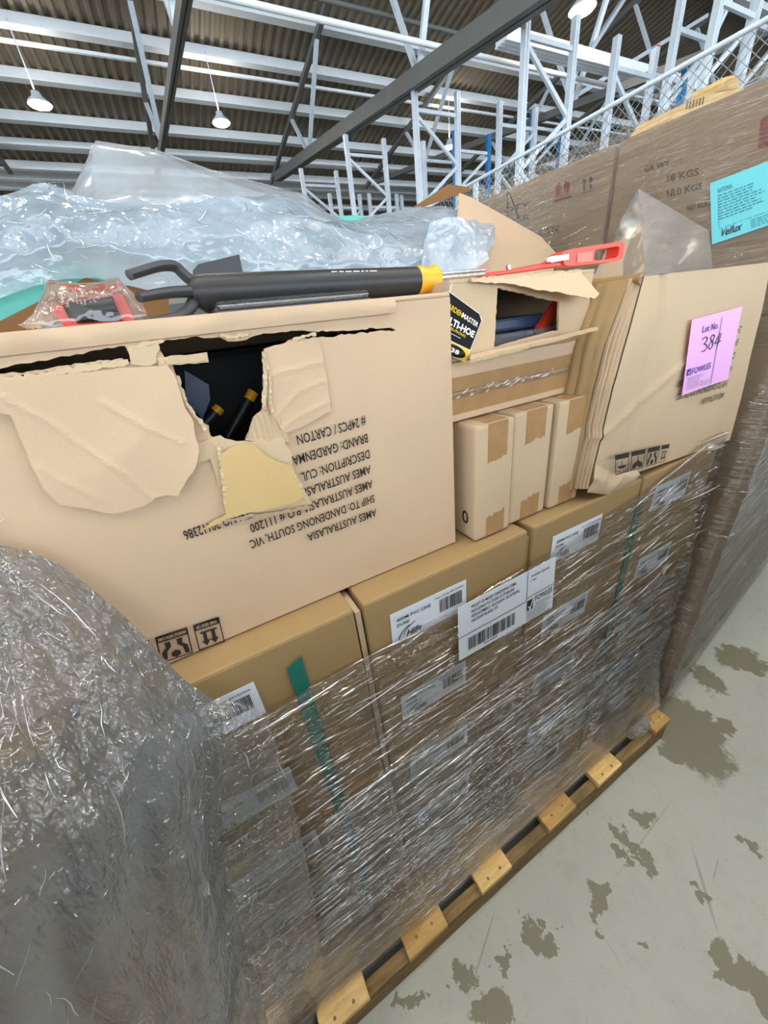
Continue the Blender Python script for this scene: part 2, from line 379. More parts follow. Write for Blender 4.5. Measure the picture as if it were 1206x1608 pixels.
# ------------------------------------------------------------------ print
_tc = {}
def glyphs(s, bold=0.0, shear=0.0):
    k = (s, bold, shear)
    if k in _tc: return _tc[k]
    cu = bpy.data.curves.new('t', 'FONT'); cu.body = s; cu.size = 1; cu.offset = bold; cu.shear = shear; cu.resolution_u = 2
    ob = bpy.data.objects.new('t', cu); COL.objects.link(ob)
    dg = bpy.context.evaluated_depsgraph_get(); dg.update()
    me = bpy.data.meshes.new_from_object(ob.evaluated_get(dg))
    vs = [v.co.copy() for v in me.vertices]; fs = [tuple(p.vertices) for p in me.polygons]
    bpy.data.objects.remove(ob); bpy.data.curves.remove(cu); bpy.data.meshes.remove(me)
    x0 = min(v.x for v in vs); x1 = max(v.x for v in vs)
    _tc[k] = ([V(((v.x-x0)/(x1-x0), v.y/.70, 0)) for v in vs], fs); return _tc[k]
class Card:
    """a printed area: bottom-left, bottom-right, top-left, top-right corners"""
    def __init__(s, bl, br, tl, tr, n, off=.0008):
        s.c = (V(bl), V(br), V(tl), V(tr)); s.n = V(n).normalized(); s.off = off; s.m = MB()
    def pt(s, u, v, k=1.0):
        a, b, c, d = s.c; return a*(1-u)*(1-v)+b*u*(1-v)+c*(1-u)*v+d*u*v+s.n*s.off*k
    def text(s, st, u0, v0, u1, h, bold=.012, shear=0.0):
        vs, fs = glyphs(st, bold, shear); s.m.add([s.pt(u0+(u1-u0)*q.x, v0+h*q.y) for q in vs], fs); return s
    def rect(s, u0, v0, u1, v1): s.m.add([s.pt(u0, v0), s.pt(u1, v0), s.pt(u1, v1), s.pt(u0, v1)], [(0, 1, 2, 3)]); return s
    def shape(s, pts): s.m.add([s.pt(*q) for q in pts], [tuple(range(len(pts)))]); return s
    def stroke(s, pts, wd, asp=1.0):
        for (a, b) in zip(pts[:-1], pts[1:]):
            dx, dy = (b[0]-a[0])*asp, b[1]-a[1]; l = math.hypot(dx, dy) or 1; nx, ny = -dy/l*wd/2/asp, dx/l*wd/2
            s.m.add([s.pt(a[0]-nx, a[1]-ny), s.pt(b[0]-nx, b[1]-ny), s.pt(b[0]+nx, b[1]+ny), s.pt(a[0]+nx, a[1]+ny)], [(0, 1, 2, 3)])
        return s
    def frame(s, u0, v0, u1, v1, tu, tv):
        s.rect(u0, v0, u1, v0+tv); s.rect(u0, v1-tv, u1, v1); s.rect(u0, v0, u0+tu, v1); s.rect(u1-tu, v0, u1, v1); return s
    def barcode(s, u0, v0, u1, v1, n=30, seed=1):
        r = random.Random(seed); x = u0; st = (u1-u0)/(n*2)
        while x < u1-st: wd = st*r.choice((.7, 1, 1.7, 2)); s.rect(x, v0, min(u1, x+wd), v1); x += wd+st*r.choice((.7, 1, 1.6))
        return s
    def lines(s, u0, v0, u1, n, dv, th, seed=1):
        r = random.Random(seed)
        for i in range(n):
            x = u0; e = u0+(u1-u0)*r.uniform(.7, 1)
            while x < e: wd = r.uniform(.02, .07)*(u1-u0)*2; s.rect(x, v0-i*dv, min(e, x+wd), v0-i*dv+th); x += wd+.015*(u1-u0)*2
        return s
    def ink(s, name, mat, parent):
        o = s.m.build(name, mat, parent); s.m = MB(); return o
    def sheet(s, name, mat, parent, th=.0005):
        a, b, c, d = s.c; return MB().poly([a, b, d, c], -s.n*th).build(name, mat, parent)
def picto(c, kind, u0, v0, u1, v1):
    """shipping mark printed head down: black title strip at v0, symbol hanging below it"""
    W, H = u1-u0, v1-v0
    c.frame(u0, v0, u1, v1, W*.045, H*.045); c.rect(u0, v0, u1, v0+H*.24)
    def q(x, y): return (u0+W*x, v0+H*(.24+.76*y))
    if kind == 'up':
        c.rect(*q(.18, .14), *q(.82, .22))
        for x in (.34, .66):
            c.rect(*q(x-.07, .22), *q(x+.07, .62)); c.shape([q(x-.17, .60), q(x+.17, .60), q(x, .88)])
    elif kind == 'hand':
        c.shape([q(.22, .08), q(.40, .08), q(.40, .34), q(.26, .52), q(.22, .90), q(.08, .90), q(.10, .50), q(.24, .32)])
        c.shape([q(.78, .08), q(.60, .08), q(.60, .34), q(.74, .52), q(.78, .90), q(.92, .90), q(.90, .50), q(.76, .32)])
        c.shape([q(.5, .56), q(.64, .66), q(.64, .84), q(.5, .94), q(.36, .84), q(.36, .66)])
    elif kind == 'hook':
        c.rect(*q(.47, .05), *q(.53, .4)); c.shape([q(.08, .9), q(.14, .6), q(.5, .36), q(.86, .6), q(.92, .9), q(.62, .9), q(.5, .72), q(.38, .9)])
    else:
        c.rect(*q(.47, .2), *q(.53, .6)); c.shape([q(.12, .45), q(.88, .45), q(.66, .66), q(.34, .66)])
        for x in (.2, .4, .62, .8): c.rect(*q(x, .74), *q(x+.04, .9))

# ================================================================== SETTING
YV, ZV = 16.2, 6.45                                            # roof valley
KR = .165
def roof_z(y): return ZV+KR*(YV-max(y, -7.0)) if y <= YV else ZV
o = MB().add([(-30, -30, 0), (34, -30, 0), (34, 34, 0), (-30, 34, 0)], [(0, 1, 2, 3)]).build('floor', 'floor', kind='structure')
def corrugated(x0, x1, y0, y1, pitch=.2):
    m = MB(); n = int((x1-x0)/pitch); b = 0
    for i in range(n):
        for dx, dz in ((0, 0), (.3, 0), (.45, .05), (.85, .05)):
            x = x0+(i+dx)*pitch
            for y in (y0, y1): m.v.append(V((x, y, roof_z(y)+.17+dz)))
    for k in range(n*4-1): m.f.append((2*k, 2*k+1, 2*k+3, 2*k+2))
    return m
o = corrugated(-30, 34, -7, YV, .2).build('ceiling', 'roof', kind='structure')
o = corrugated(-30, 34, YV, 34, .2).build('ceiling', 'roof', kind='structure')
o = corrugated(-30, 34, -30, -7, .4).build('ceiling', 'roof', kind='structure')  # unseen roof carried back, added to cut the sky light
for nm, a, b in (('wall_back', (-30, 34, 0), (34, 34.2, 8)), ('wall_right', (34, -7, 0), (34.2, 34, 11))):
    MB().box(a, b).build(nm, 'wallp', kind='structure')
MB().box((-30, -1.15, 0), (34, -1.0, 1.50)).build('added_shade_wall', 'wallp', kind='structure')  # unseen low wall, added to keep sky light off the lower goods
# purlins under the roof sheet, all along x
def on_roof(x, y):
    n = V((0, KR, 1)); return PN(x, y, V((0, YV, ZV)), n)
k = 0
pur = [on_roof(0, py).y for py in (-150, -60, 38, 122, 188)]+[PZ(0, py, ZV).y for py in (244, 266, 281, 296, 321, 343)]
for y in [-14.5, -12.5, -10.5, -8.5, -6.5, -4.5, -2.6, -.8, 1.0, 2.8, 4.5, 6.2, 7.7]+pur[1:]:
    k += 1; m = MB(); z = roof_z(y)
    m.bar((-30, y, z+.08), (34, y, z+.08), .09, .2)
    m.box((-30, y-.15, z-.03), (34, y+.045, z-.012))
    t_ = m.build('trim_%d' % k, 'purlin', kind='structure')
for y in (on_roof(0, 56).y, on_roof(0, 219).y, on_roof(300, 243).y+.9):
    k += 1; z = roof_z(y)-.06
    MB().box((-30, y-.03, z-.02), (34, y+.03, z+.03)).build('trim_%d' % k, 'purlin', kind='structure')

# unseen glowing strips, added over the aisle for overhead light and film glints
for i, x in enumerate((-5.6, -3.9, -2.2, -.5, 1.2, 2.9, 4.6, 6.3, 8.0)):
    MB().add([(x-.2, -6.8, roof_z(-6.8)+.14), (x+.2, -6.8, roof_z(-6.8)+.14), (x+.2, .6, roof_z(.6)+.14), (x-.2, .6, roof_z(.6)+.14)], [(0, 3, 2, 1)]).build('added_roof_strip_%d' % (i+1), 'added_skylight', kind='structure')
# roof trusses: rafter along y, bottom chord that drops towards the room, web bars
def truss(x, lab, hw=.06, ch=.12):
    t = thing('roof_truss', (x, 16.0, ZV), lab, 'roof truss', 'steel trusses under the roof')
    MB().bar((x, 16.0, roof_z(16)-.1), (x, -7, roof_z(-7)-.1), .10, .10).build('rafter', 'truss', t)
    def cz(y): return 6.3-(15.2-y)*.15
    a, b = V((x, 15.2, 6.3)), V((x, 1.2, 4.55)) # chord passes overhead
    m = MB(); m.bar(a-V((hw/2, 0, 0)), V((x-hw/2, 2.0, cz(2.0))), hw*.75, ch).bar(a+V((hw/2, 0, 0)), V((x+hw/2, 2.0, cz(2.0))), hw*.75, ch)
    m.build('bottom_chord', 'truss', t)
    for yb, yt1, yt2 in ((12.1, 13.0, 10.6), (6.9, 8.3, 5.6), (2.2, 3.6, .8)):
        for yt in (yt1, yt2):
            MB().bar((x, yb, cz(yb)), (x, yt, roof_z(yt)-.1), .09, .06).build('web_bar', 'galv', t)
    return t
for x, lab in ((-2.3, 'grey roof truss farthest left above the white plastic sheet'), (1.3, 'grey roof truss left of the first hanging lamp pair gap'), (4.85, 'thick grey roof truss crossing the top middle diagonally'),
               (8.55, 'grey roof truss seen behind the tall galvanised uprights'), (12.1, 'grey roof truss right of the tall uprights, farther off'), (14.8, 'rightmost grey roof truss over the chain link fence')):
    truss(x, lab, *((.13, .22) if 4 < x < 6 else ()))
# ties and the corrugated girder across the trusses
for (a, b, Y, r, mat, lab) in (((440, 8), (894, 126), 6.6, .036, 'purlin', 'white round tie tube crossing below the thick truss'),
                               ((440, -20), (900, 100), 7.6, .032, 'truss', 'grey tie tube just above the white tie tube')):
    A, B = P(*a, Y), P(*b, Y); d = (B-A).normalized(); z = (A.z+B.z)/2
    o = MB().tube([(A.x-3, Y, z), (B.x+9, Y, z)], r, 10).build('tie_tube', mat, smooth=True); label(o, lab, 'roof tie')
A = PZ(795, 55, 5.3)
m = MB()
m.box((A.x-.1, A.y-.12, 5.2), (11.5, A.y+.12, 5.34))
for i in range(4): m.box((A.x-.12, A.y-.13+i*.07, 5.18), (11.5, A.y-.10+i*.07, 5.2))
label(m.build('ribbed_girder', 'purlin'), 'pale ribbed girder at the top right behind the tall uprights', 'girder')
d1, d2 = P(1206, -40, 7.0), P(960, 110, 7.0)
for (a, b, Y, lab) in (((905, 150), (1150, 0), 7.2, 'grey sway brace rising right behind the blue upright'), ((890, 135), (985, -10), 6.2, 'pale steep brace beside the lamp disc at top right'),
                       ((1085, 120), (1200, -20), 8.0, 'grey brace at far top right above the fence')):
    A, B = P(*a, Y), P(*b, Y+.8); B = A.lerp(B, min(1.0, (roof_z(B.y)-.25-A.z)/max(.01, B.z-A.z)) if B.z > A.z else 1.0)
    label(MB().bar(A, B, .07, .07).build('sway_brace', 'galv'), lab, 'roof brace')

# high-bay lamps
def lamp(x, y, z, lab, watt=LAMP_W, grp='high bay lamps hanging from the roof'):
    t = thing('high_bay_lamp', (x, y, z), lab, 'lamp', grp)
    m = MB().tube([(x, y, z+.02), (x, y, z+.06), (x, y, z+.13), (x, y, z+.2)], [.2, .18, .09, .07], 20); m.build('shade', 'galv', t, True)
    MB().tube([(x, y, z), (x, y, z+.02)], .17, 20).build('lens', 'lens', t)
    MB().tube([(x, y, z+.2), (x, y, roof_z(y)+.05)], .012, 6).build('hanging_rod', 'galv', t)
    l = bpy.data.lights.new('lamp_light', 'AREA'); l.shape = 'DISK'; l.size = .34; l.energy = watt; l.color = (1, .96, .90)
    lo = bpy.data.objects.new('lamp_light', l); COL.objects.link(lo); lo.parent = t; lo.location = (0, 0, -.02)
    l2 = bpy.data.lights.new('lamp_uplight', 'AREA'); l2.shape = 'DISK'; l2.size = .3; l2.energy = watt*.7; l2.color = (1, .98, .95)
    lu = bpy.data.objects.new('lamp_uplight', l2); COL.objects.link(lu); lu.parent = t; lu.location = (0, 0, .24); lu.rotation_euler = (math.pi, 0, 0)
a, b, c = PZ(64, 167, 6.1), PZ(348, 195, 6.1), PZ(706, 233, 6.1)
lamp(*a, 'bright lamp at the far left of the roof'); lamp(*b, 'bright lamp above the white plastic sheet peak')
lamp(*c, 'small bright lamp seen between the galvanised uprights')
p = PZ(914, 18, 5.6); lamp(*p, 'grey lamp disc over the tallest galvanised uprights', LAMP_W*.4)
for i, (x, y) in enumerate(((-3.4, 5.0), (.4, 5.2), (-4.2, .5), (-.9, .3), (2.4, .2), (5.6, .4), (-2.5, -3.6), (1.0, -3.8), (4.6, -3.6), (-8.0, 17.5), (-8.5, 22.0), (-7.0, 12.0))):  # unseen lamps, added to shape the light
    lamp(x, y, 6.6 if y < 10 else 5.9, 'unseen high bay lamp added over the aisle as fill light', LAMP_W, 'unseen lamps added over the aisle')

# ================================================================== RACKS behind the fence
def frame(pl, pr, zt, lab, mat='galv', depth=.9, nb=5, cap=None, phase=0):
    t = thing('rack_upright_frame', (pl.x, pl.y, 0), lab, 'rack frame', 'pallet rack upright frames')
    for x in (pl.x, pl.x+depth):
        m = MB(); m.box((x-.042, pl.y-.04, 0), (x-.006, pl.y+.04, zt)); m.box((x+.006, pl.y-.04, 0), (x+.042, pl.y+.04, zt)); m.box((x-.006, pl.y-.03, 0), (x+.006, pl.y+.04, zt))
        m.build('post', mat, t)
        if cap and x == pl.x: MB().box((x-.044, pl.y-.045, zt-.3), (x+.044, pl.y-.04, zt)).build('orange_end', cap, t)
    hs = [zt-.35-i*.62 for i in range(nb+1)]
    MB().bar((pl.x, pl.y, zt-.3), (pl.x+depth, pl.y, zt-.3), .04, .05).build('brace', 'galv', t)
    for i in range(nb):
        a, b = (pl.x, pl.x+depth) if (i+phase) % 2 == 0 else (pl.x+depth, pl.x)
        MB().bar((a, pl.y, hs[i]), (b, pl.y, hs[i+1]), .04, .05).build('brace', 'galv', t)
    return t
FR = [((472, 265), 10.68, 'galv', 'galvanised rack frame farthest left, rising just behind the plastic sheet'), ((542, 212), 9.09, 'galv', 'second galvanised rack frame from the left'),
      ((650, 133), 7.06, 'galv', 'third galvanised rack frame from the left, above the brown flap'), ((828, 0), 4.94, 'galv', 'tallest looking galvanised rack frame with a big diagonal brace'),
      ((970, 57), 4.79, 'galv', 'galvanised rack frame just left of the blue upright')]
for px, Y, mat, lab in FR:
    q = P(*px, Y); frame(q, q, q.z, lab, mat)
for px, zt, mat, lab, cap in (((785, 160), 4.9, 'galv', 'slim galvanised rack frame left of the tallest one', None), ((1030, 73), 4.9, 'blue_steel', 'blue rack frame with an orange end at the right', 'orange_steel'),
        ((838, 170), 5.3, 'blue_steel', 'blue rack frame behind the tallest galvanised one', None), ((714, 205), 4.9, 'blue_steel', 'blue rack frame farthest left, small and partly hidden', None),
        ((1072, -10), 4.9, 'galv', 'thin galvanised rack frame right of the blue upright', None), ((1142, -60), 4.9, 'galv', 'wide galvanised rack frame above the timber pieces', None),
        ((1192, -20), 4.9, 'galv', 'galvanised rack frame at the upper right edge', None), ((517, 304), 4.9, 'galv', 'tiny far rack frame left of the second frame', None),
        ((579, 304), 4.9, 'galv', 'tiny far rack frame beside the second frame', None), ((630, 307), 4.9, 'galv', 'tiny far rack frame left of the brown flap', None),
        ((664, 222), 4.9, 'galv', 'smaller rack frame seen through the third frame', None), ((1090, 112), 4.9, 'galv', 'short looking rack frame left of the timber pieces', None)):
    q = PZ(*px, zt); frame(q, q, zt, lab, mat, cap=cap, phase=1)

# chain link fence
XF = 2.95; FT = PX(1206, 30, XF).z
t = thing('chain_link_fence', (XF, .9, 0), 'grey chain link fence behind the tall wrapped cartons', 'fence')
MB().tube([(XF, .6, FT+.0), (XF, 9.5, FT+.02)], .013, 10).build('top_rail', 'galv', t, True)
MB().tube([(XF, .6, FT-.22), (XF, 9.5, FT-.20)], .007, 8).build('tension_wire', 'wire', t, True)
for y in (1.0, 3.4, 6.0, 8.8): MB().tube([(XF+.03, y, 0), (XF+.03, y, FT+.02)], .028, 10).build('fence_post', 'galv', t, True)
m = MB(); z0, z1, s = 1.2, FT-.01, .055
n = int((9.0)/s)
for i in range(-int((z1-z0)/s)-1, n):
    for sg in (1, -1):
        y = .7+i*s; y0, y1 = (y, y+(z1-z0)); a, b = (y0, z0), (y1, z1)
        if sg < 0: a, b = (y0, z1), (y1, z0)
        (ya, za), (yb, zb) = a, b
        if yb < .7 or ya > 9.4: continue
        if ya < .7: f = (.7-ya)/(yb-ya); ya, za = .7, za+(zb-za)*f
        if yb > 9.4: f = (9.4-ya)/(yb-ya); yb, zb = 9.4, za+(zb-za)*f
        m.bar((XF+sg*.002, ya, za), (XF+sg*.002, yb, zb), .003, .003)
m.build('wire_mesh', 'wire', t)

# ================================================================== TALL WRAPPED STACK at the right
TA = math.radians(97); TO = V((1.35, .375, 0)); td = V((math.cos(TA), math.sin(TA), 0)); tx = V((td.y, -td.x, 0))
TM = Matrix(((tx.x, td.x, 0, TO.x), (tx.y, td.y, 0, TO.y), (0, 0, 1, 0), (0, 0, 0, 1)))   # local x along the aisle face, y back
TH = 1.985
def PT(px, py, off=0.0): return PN(px, py, TO-tx*off, tx)
t = thing('timber_pallet', TM @ V((.6, .6, 0)), 'timber pallet under the tall wrapped stack at the right', 'pallet')
for i, yy in enumerate((.03, .55, 1.05)): MB().box((.02, yy, 0), (1.48, yy+.05, .07), TM).build('stringer', 'wood_dark', t)
for i in range(7): MB().box((.02+i*.225, .0, .07), (.13+i*.225, 1.14, .09), TM).build('deck_board', 'wood_dark', t)
LZ = [.092, .565, 1.04, 1.512, TH]
wh = ('bottom', 'second', 'third', 'top')
k = 0
for L in range(4):
    for (x0, x1, y0, y1, where) in ((.008, .7, .008, .505, 'at the near corner'), (.008, .7, .515, 1.12, 'left end behind the near corner'), (.71, 1.48, .008, .505, 'right along the aisle')):
        t = thing('shipping_carton', TM @ V(((x0+x1)/2, (y0+y1)/2, LZ[L])), 'brown carton in the tall wrapped stack, %s layer, %s' % (wh[L], where), 'carton', 'cartons in the tall wrapped stack')
        MB().box((x0, y0, LZ[L]+.001), (x1, y1, LZ[L+1]-.002), TM).build('carton_body', 'grey_kraft', t, bevel=.008)
        if L == 3 and x0 < .1:
            nn = -tx
            if y0 < .1:
                c = Card(PT(1110, 420, .0), PT(1206, 400), PT(1110, 180), PT(1206, 160), nn, .0015)
                a = lambda q, w, h: Card(PT(*q), PT(q[0]+w, q[1]-w*.24), PT(q[0], q[1]-h), PT(q[0]+w, q[1]-h-w*.24), nn, -.006)
                for s_, q, w, h in (('18 KGS', (1046, 286), 50, 11), ('18.0 KGS', (1046, 310), 56, 11), ('48X46X2', (1076, 332), 40, 10), ('GR WT', (1010, 270), 40, 9)):
                    a(q, w, h).text(s_, 0, 0, 1, 1, .02).ink('lettering', 'faded_ink', t)
                c = Card(PT(1185, 240), PT(1225, 230), PT(1185, 180), PT(1225, 170), nn, -.006)
                c.shape([(.1, .1), (.9, .1), (.8, .5), (.9, .9), (.6, .95), (.2, .85)]).ink('red_handling_mark', 'red_ink', t)
            else:
                c = Card(PT(868, 318), PT(896, 310), PT(868, 288), PT(896, 280), nn, -.006)
                c.shape([(0, 0), (1, 0), (1, .12), (0, .12)]); c.shape([(.1, .2), (.35, .2), (.45, .6), (.35, 1), (.1, .8)]); c.shape([(.9, .2), (.65, .2), (.55, .6), (.65, 1), (.9, .8)]); c.shape([(.38, .2), (.62, .2), (.5, .5)])
                c.ink('red_handling_mark', 'red_ink', t)
                c = Card(PT(908, 304), PT(934, 297), PT(908, 280), PT(934, 272), nn, -.006)
                for x in (.3, .7): c.rect(x-.08, .1, x+.08, .7); c.shape([(x-.16, .65), (x+.16, .65), (x, 1)])
                c.rect(.05, -.05, .95, .02); c.ink('arrow_mark', 'faded_ink', t)
                c = Card(PT(790, 360), PT(850, 345), PT(790, 300), PT(850, 285), nn, -.006)
                c.stroke([(.12, .1), (.08, .95), (.16, .9), (.42, .15)], .03).ink('marker_scrawl', 'ink', t)
                for s_, q, w in (('QTY', (790, 336), 40), ('3GR', (800, 352), 30), ('CTN', (845, 370), 30)):
                    Card(PT(*q), PT(q[0]+w, q[1]-w*.25), PT(q[0], q[1]-10), PT(q[0]+w, q[1]-10-w*.25), nn, -.006).text(s_, 0, 0, 1, 1).ink('lettering', 'faded_ink', t)
# its stretch wrap: left face, corner, front face, folded a little over the top
def wrap_path(u):
    L1, L2 = 1.13, 1.5
    s = u*(L1+L2)
    if s < L1: return V((-.006, L1-s, 0)), V((-1, 0, 0))
    return V((s-L1, -.006, 0)), V((0, -1, 0))
def wfn(u, v):
    q, n = wrap_path(u); z = .045+(TH-.02)*v
    p = q+V((0, 0, z)); j = crumple(V((p.x*.6+p.y*.6, 0, p.z*5)), .005, 2, 3.0); rid = .006*max(0, 1-abs((z % .474)-.09)/.03)
    tuck = max(0, z-TH)*-.8
    return TM @ (p+n*(abs(j)+rid+.002)+n*tuck)
t = thing('stretch_wrap', TO, 'cloudy stretch wrap around the tall carton stack at the right', 'stretch wrap')
wl = lambda u, v: wfn(u*.4297, v)
wa = lambda u, v: wfn(.4297+u*.5703, v)
ridges(grid(wl, 60, 110), 420, pick_grid(wl), 9, .02, .2, .0006, .0018, .06).build('inner_side_wrap', 'wrap_brown', t, True, mat2='crease')
ridges(grid(wa, 60, 110), 300, pick_grid(wa), 10, .02, .2, .0006, .0018, .06).build('aisle_side_wrap', 'wrap_grey', t, True, mat2='crease')
def tail(u, v):
    top = curve_at([PT(940, 425, .02), PT(1008, 297, .05), PT(1118, 362, .02)], u); bot = curve_at([PT(925, 455, .03), PT(1020, 450, .10), PT(1125, 420, .03)], u)
    p = top.lerp(bot, v); return p-tx*(.008*fold(p, 5, 5)+.018)
label(grid(tail, 40, 30).build('wrap_tail', 'tail_film', smooth=True), 'loose pointed tail of clear wrap behind the red tool handle', 'plastic film')
# turquoise sheet
c = Card(PT(1118, 384, .012), PT(1268, 333, .012), PT(1115, 288, .012), PT(1260, 232, .012), -tx, .001)
t = thing('turquoise_sheet', c.c[0], 'turquoise printed sheet stuck on the tall wrapped stack', 'paper sheet')
c.sheet('paper', 'teal_paper', t)
c.text('NATIONAL', .09, .80, .27, .07).lines(.09, .74, .62, 9, .047, .018, 3).lines(.09, .22, .95, 1, .05, .008, 4).lines(.45, .17, .9, 5, .03, .012, 5)
c.rect(.09, .24, .095, .7); c.ink('small_print', 'teal_ink', t)
c.text('Vellux', .12, .08, .36, .12, .02, .5).ink('signature_lettering', 'ink', t)
# timber pieces on top of the stack, farther back
bx = P(1057, 183, 1.15); t = thing('timber_offcut', (bx.x, bx.y, TH), 'pale timber board lying on top of the tall wrapped stack', 'timber')
pts = [P(x, y, 1.15) for x, y in ((1055, 184), (1068, 166), (1092, 154), (1122, 146), (1168, 138), (1172, 150), (1110, 176))]
MB().poly(pts+[V((pts[-1].x, 1.15, TH+.001)), V((pts[0].x, 1.15, TH+.001))], (0, .16, 0)).build('board', 'wood_light', t)
m = MB()
for i in range(6): m.bar(P(1078+i*5, 172-i*1.5, 1.148), P(1080+i*5, 160-i*1.5, 1.148), .004, .004)
m.build('saw_marks', 'wood_dark', t)
pts = [P(x, y, 1.17) for x, y in ((1132, 142), (1135, 128), (1140, 120), (1152, 117), (1160, 122), (1161, 139))]
label(MB().poly(pts, (0, .12, 0)).build('timber_block', 'wood_light', bevel=.006), 'small pale timber block standing on the board atop the tall stack', 'timber')

# ================================================================== MAIN PALLET
t = thing('timber_pallet', (.5, .7, 0), 'old timber pallet carrying the mixed garden boxes', 'pallet')
for y in (.308, .62, .93): MB().box((-.62, y, .0), (1.262, y+(.030 if y < .4 else .042), .104)).build('stringer', 'wood_dark', t, bevel=.003)
for i, (x0, x1) in enumerate(((-.61, -.48), (-.40, -.28), (-.185, -.06), (.058, .182), (.305, .42), (.582, .708), (.825, .952), (1.16, 1.255))):
    MB().box((x0, .303, .105), (x1, .975, .128)).build('deck_board', ('wood_light', 'wood')[i % 2], t, bevel=.002)
    m = MB()
    for q in (.3, .7): m.tube([(x0+(x1-x0)*q, .318+.01*(i % 2), .127), (x0+(x1-x0)*q, .318+.01*(i % 2), .1287)], .004, 8)
    m.build('nail_head', 'wood_dark', t)
label(MB().box((-.62, .350, .1295), (1.26, .96, .152)).build('timber_base_board', 'wood_light', bevel=.003), 'timber base board between the pallet and the wrapped boxes', 'board')
# 400 m line boxes, five layers of four
YF = .407; LH = .2135; ZB = .1535
rows = ['topmost', 'second down', 'third down', 'fourth down', 'bottom']
colX = [(-.598, -.244), (-.232, .122), (.138, .490), (.506, .856), (.864, 1.198)]
colN = ['outer left column behind the loose film', 'left column', 'column with the shipping label', 'column under the three small boxes', 'right end column']
def hills_box(x0, x1, zb, y, lab, plain_side=False):
    t = thing('line_carton', ((x0+x1)/2, y, zb), lab, 'carton', 'boxes of clothes line on the pallet')
    zt = zb+LH-.0015
    MB().box((x0, y, zb), (x1, y+.52, zt)).build('carton_body', 'kraft', t, bevel=.005)
    if plain_side: return
    y -= .0014; lx = x0+(.040 if x0 < .3 else .056); lw = .16
    if -.4 < x0 < 0: lx = -.2
    lt = zt-.042; c = Card((lx, y, lt-.068), (lx+lw, y, lt-.071), (lx+.002, y, lt), (lx+lw, y, lt-.002), (0, -1, 0), .0016)
    lb = c.sheet('white_label', 'paper', t)
    c.text('400M PVC LINE', .07, .70, .50, .095).text('DUNE', .07, .53, .22, .095).text('Item Code 80152993', .56, .84, .95, .06, .004)
    c.text('Hills', .17, .10, .37, .19, .02, .35)
    c.stroke([(.07, .1), (.1, .25), (.16, .38), (.22, .44)], .03, 2.3).stroke([(.13, .2), (.2, .38), (.29, .48)], .022, 2.3)
    c.ink('lettering', 'ink', lb)
    c.barcode(.62, .34, .93, .76, 26, 5).ink('barcode', 'ink', lb)
for ci, (x0, x1) in enumerate(colX):
    for r in range(5):
        g = r*.014 if ci == 4 else 0
        sh = random.uniform(-.003, .003) if r else 0
        hills_box(x0+g*.2+sh, x1+g+sh, ZB+(4-r)*LH, YF+(random.uniform(-.003, .004) if r else 0), '%s line box with white label in the %s' % (rows[r], colN[ci]) if ci else '%s line box in the %s' % (rows[r], colN[ci]), ci == 0)
# cardboard strip wedged in the gap, corrugated liner beside it
label(MB().box((.1255, .414, .4), (.1345, .60, 1.205)).build('cardboard_spacer', 'white_kraft'), 'narrow cardboard strip wedged between the first two columns', 'cardboard')
label(MB().box((.4925, .414, .4), (.5035, .60, 1.198)).build('cardboard_spacer', 'kraft'), 'narrow cardboard strip wedged left of the box column under the small boxes', 'cardboard')
# straps
def strap(x, zt, lab):
    m = MB(); w_ = .012
    m.poly([(x-w_, YF-.004, zt-.012), (x-w_, YF-.004, .15), (x+w_, YF-.004, .15), (x+w_, YF-.004, zt)], (0, -.0012, 0))
    m.poly([(x-w_, YF-.005, .152), (x+w_, YF-.005, .152), (x+w_, YF+.3, .1527), (x-w_, YF+.3, .1527)], (0, 0, -.0005))
    label(m.build('green_strap', 'strap'), lab, 'strap')
strap(.018, 1.184, 'green strap with cut end on the column under the torn carton'); strap(.861, 1.165, 'green strap near the right end, dimmed by stretch wrap')

# stretch wrap round the line boxes
EDGE = [(330, 1165), (420, 1117), (490, 1076), (585, 1030), (650, 992), (735, 948), (800, 905), (880, 860), (950, 812), (1010, 775), (1060, 735), (1118, 688)]
EP = [P(x, y, YF-.008) for x, y in EDGE]
def edge_z(x):
    if x <= EP[0].x: return EP[0].z
    for a, b in zip(EP[:-1], EP[1:]):
        if a.x <= x <= b.x: return a.z+(b.z-a.z)*(x-a.x)/(b.x-a.x)
    return EP[-1].z
def endx(z): return 1.205+.052*(1.2-z)/1.05
def wr(u, v, back=.006, ztop=None, seed=1.0):
    s = -.24+u*1.75; 
    zt = (edge_z(min(s, 1.2)) if ztop is None else ztop(s))+.003*noise.noise(V((s*30, 0, seed)))
    z = .142+(zt-.142)*v; ex = endx(z)+.006
    if s <= ex: p = V((s, YF-back, z)); n = V((0, -1, 0))
    else: p = V((ex, YF-back+(s-ex), z)); n = V((1, 0, 0))
    wob = .0022*noise.noise(V((s*1.5, seed, z*42)))+.0014*noise.noise(V((s*3.3, seed, z*95)))
    lump = .007*max(0, noise.noise(V((s*2, 7, z*5))))
    low = .047*max(0, 1-(z-.14)/.24)**1.4 if s <= ex else 0
    return p+n*(wob+lump+low+.002)
wt = thing('stretch_wrap', (.5, YF, .15), 'clear stretch wrap pulled tight round the labelled line boxes', 'stretch wrap')
(ridges(grid(wr, 170, 190), 900, pick_grid(lambda u, v: wr(u*.84, v)), 3, .015, .20, .0010, .0034, .05).build('wrap_layer', 'wrap', wt, smooth=True, mat2='crease'))
def band_top(s): return .78+.05*math.sin(s*2)+.04*s
wr2 = lambda u, v: wr(u, v, .011, band_top, 4.0)
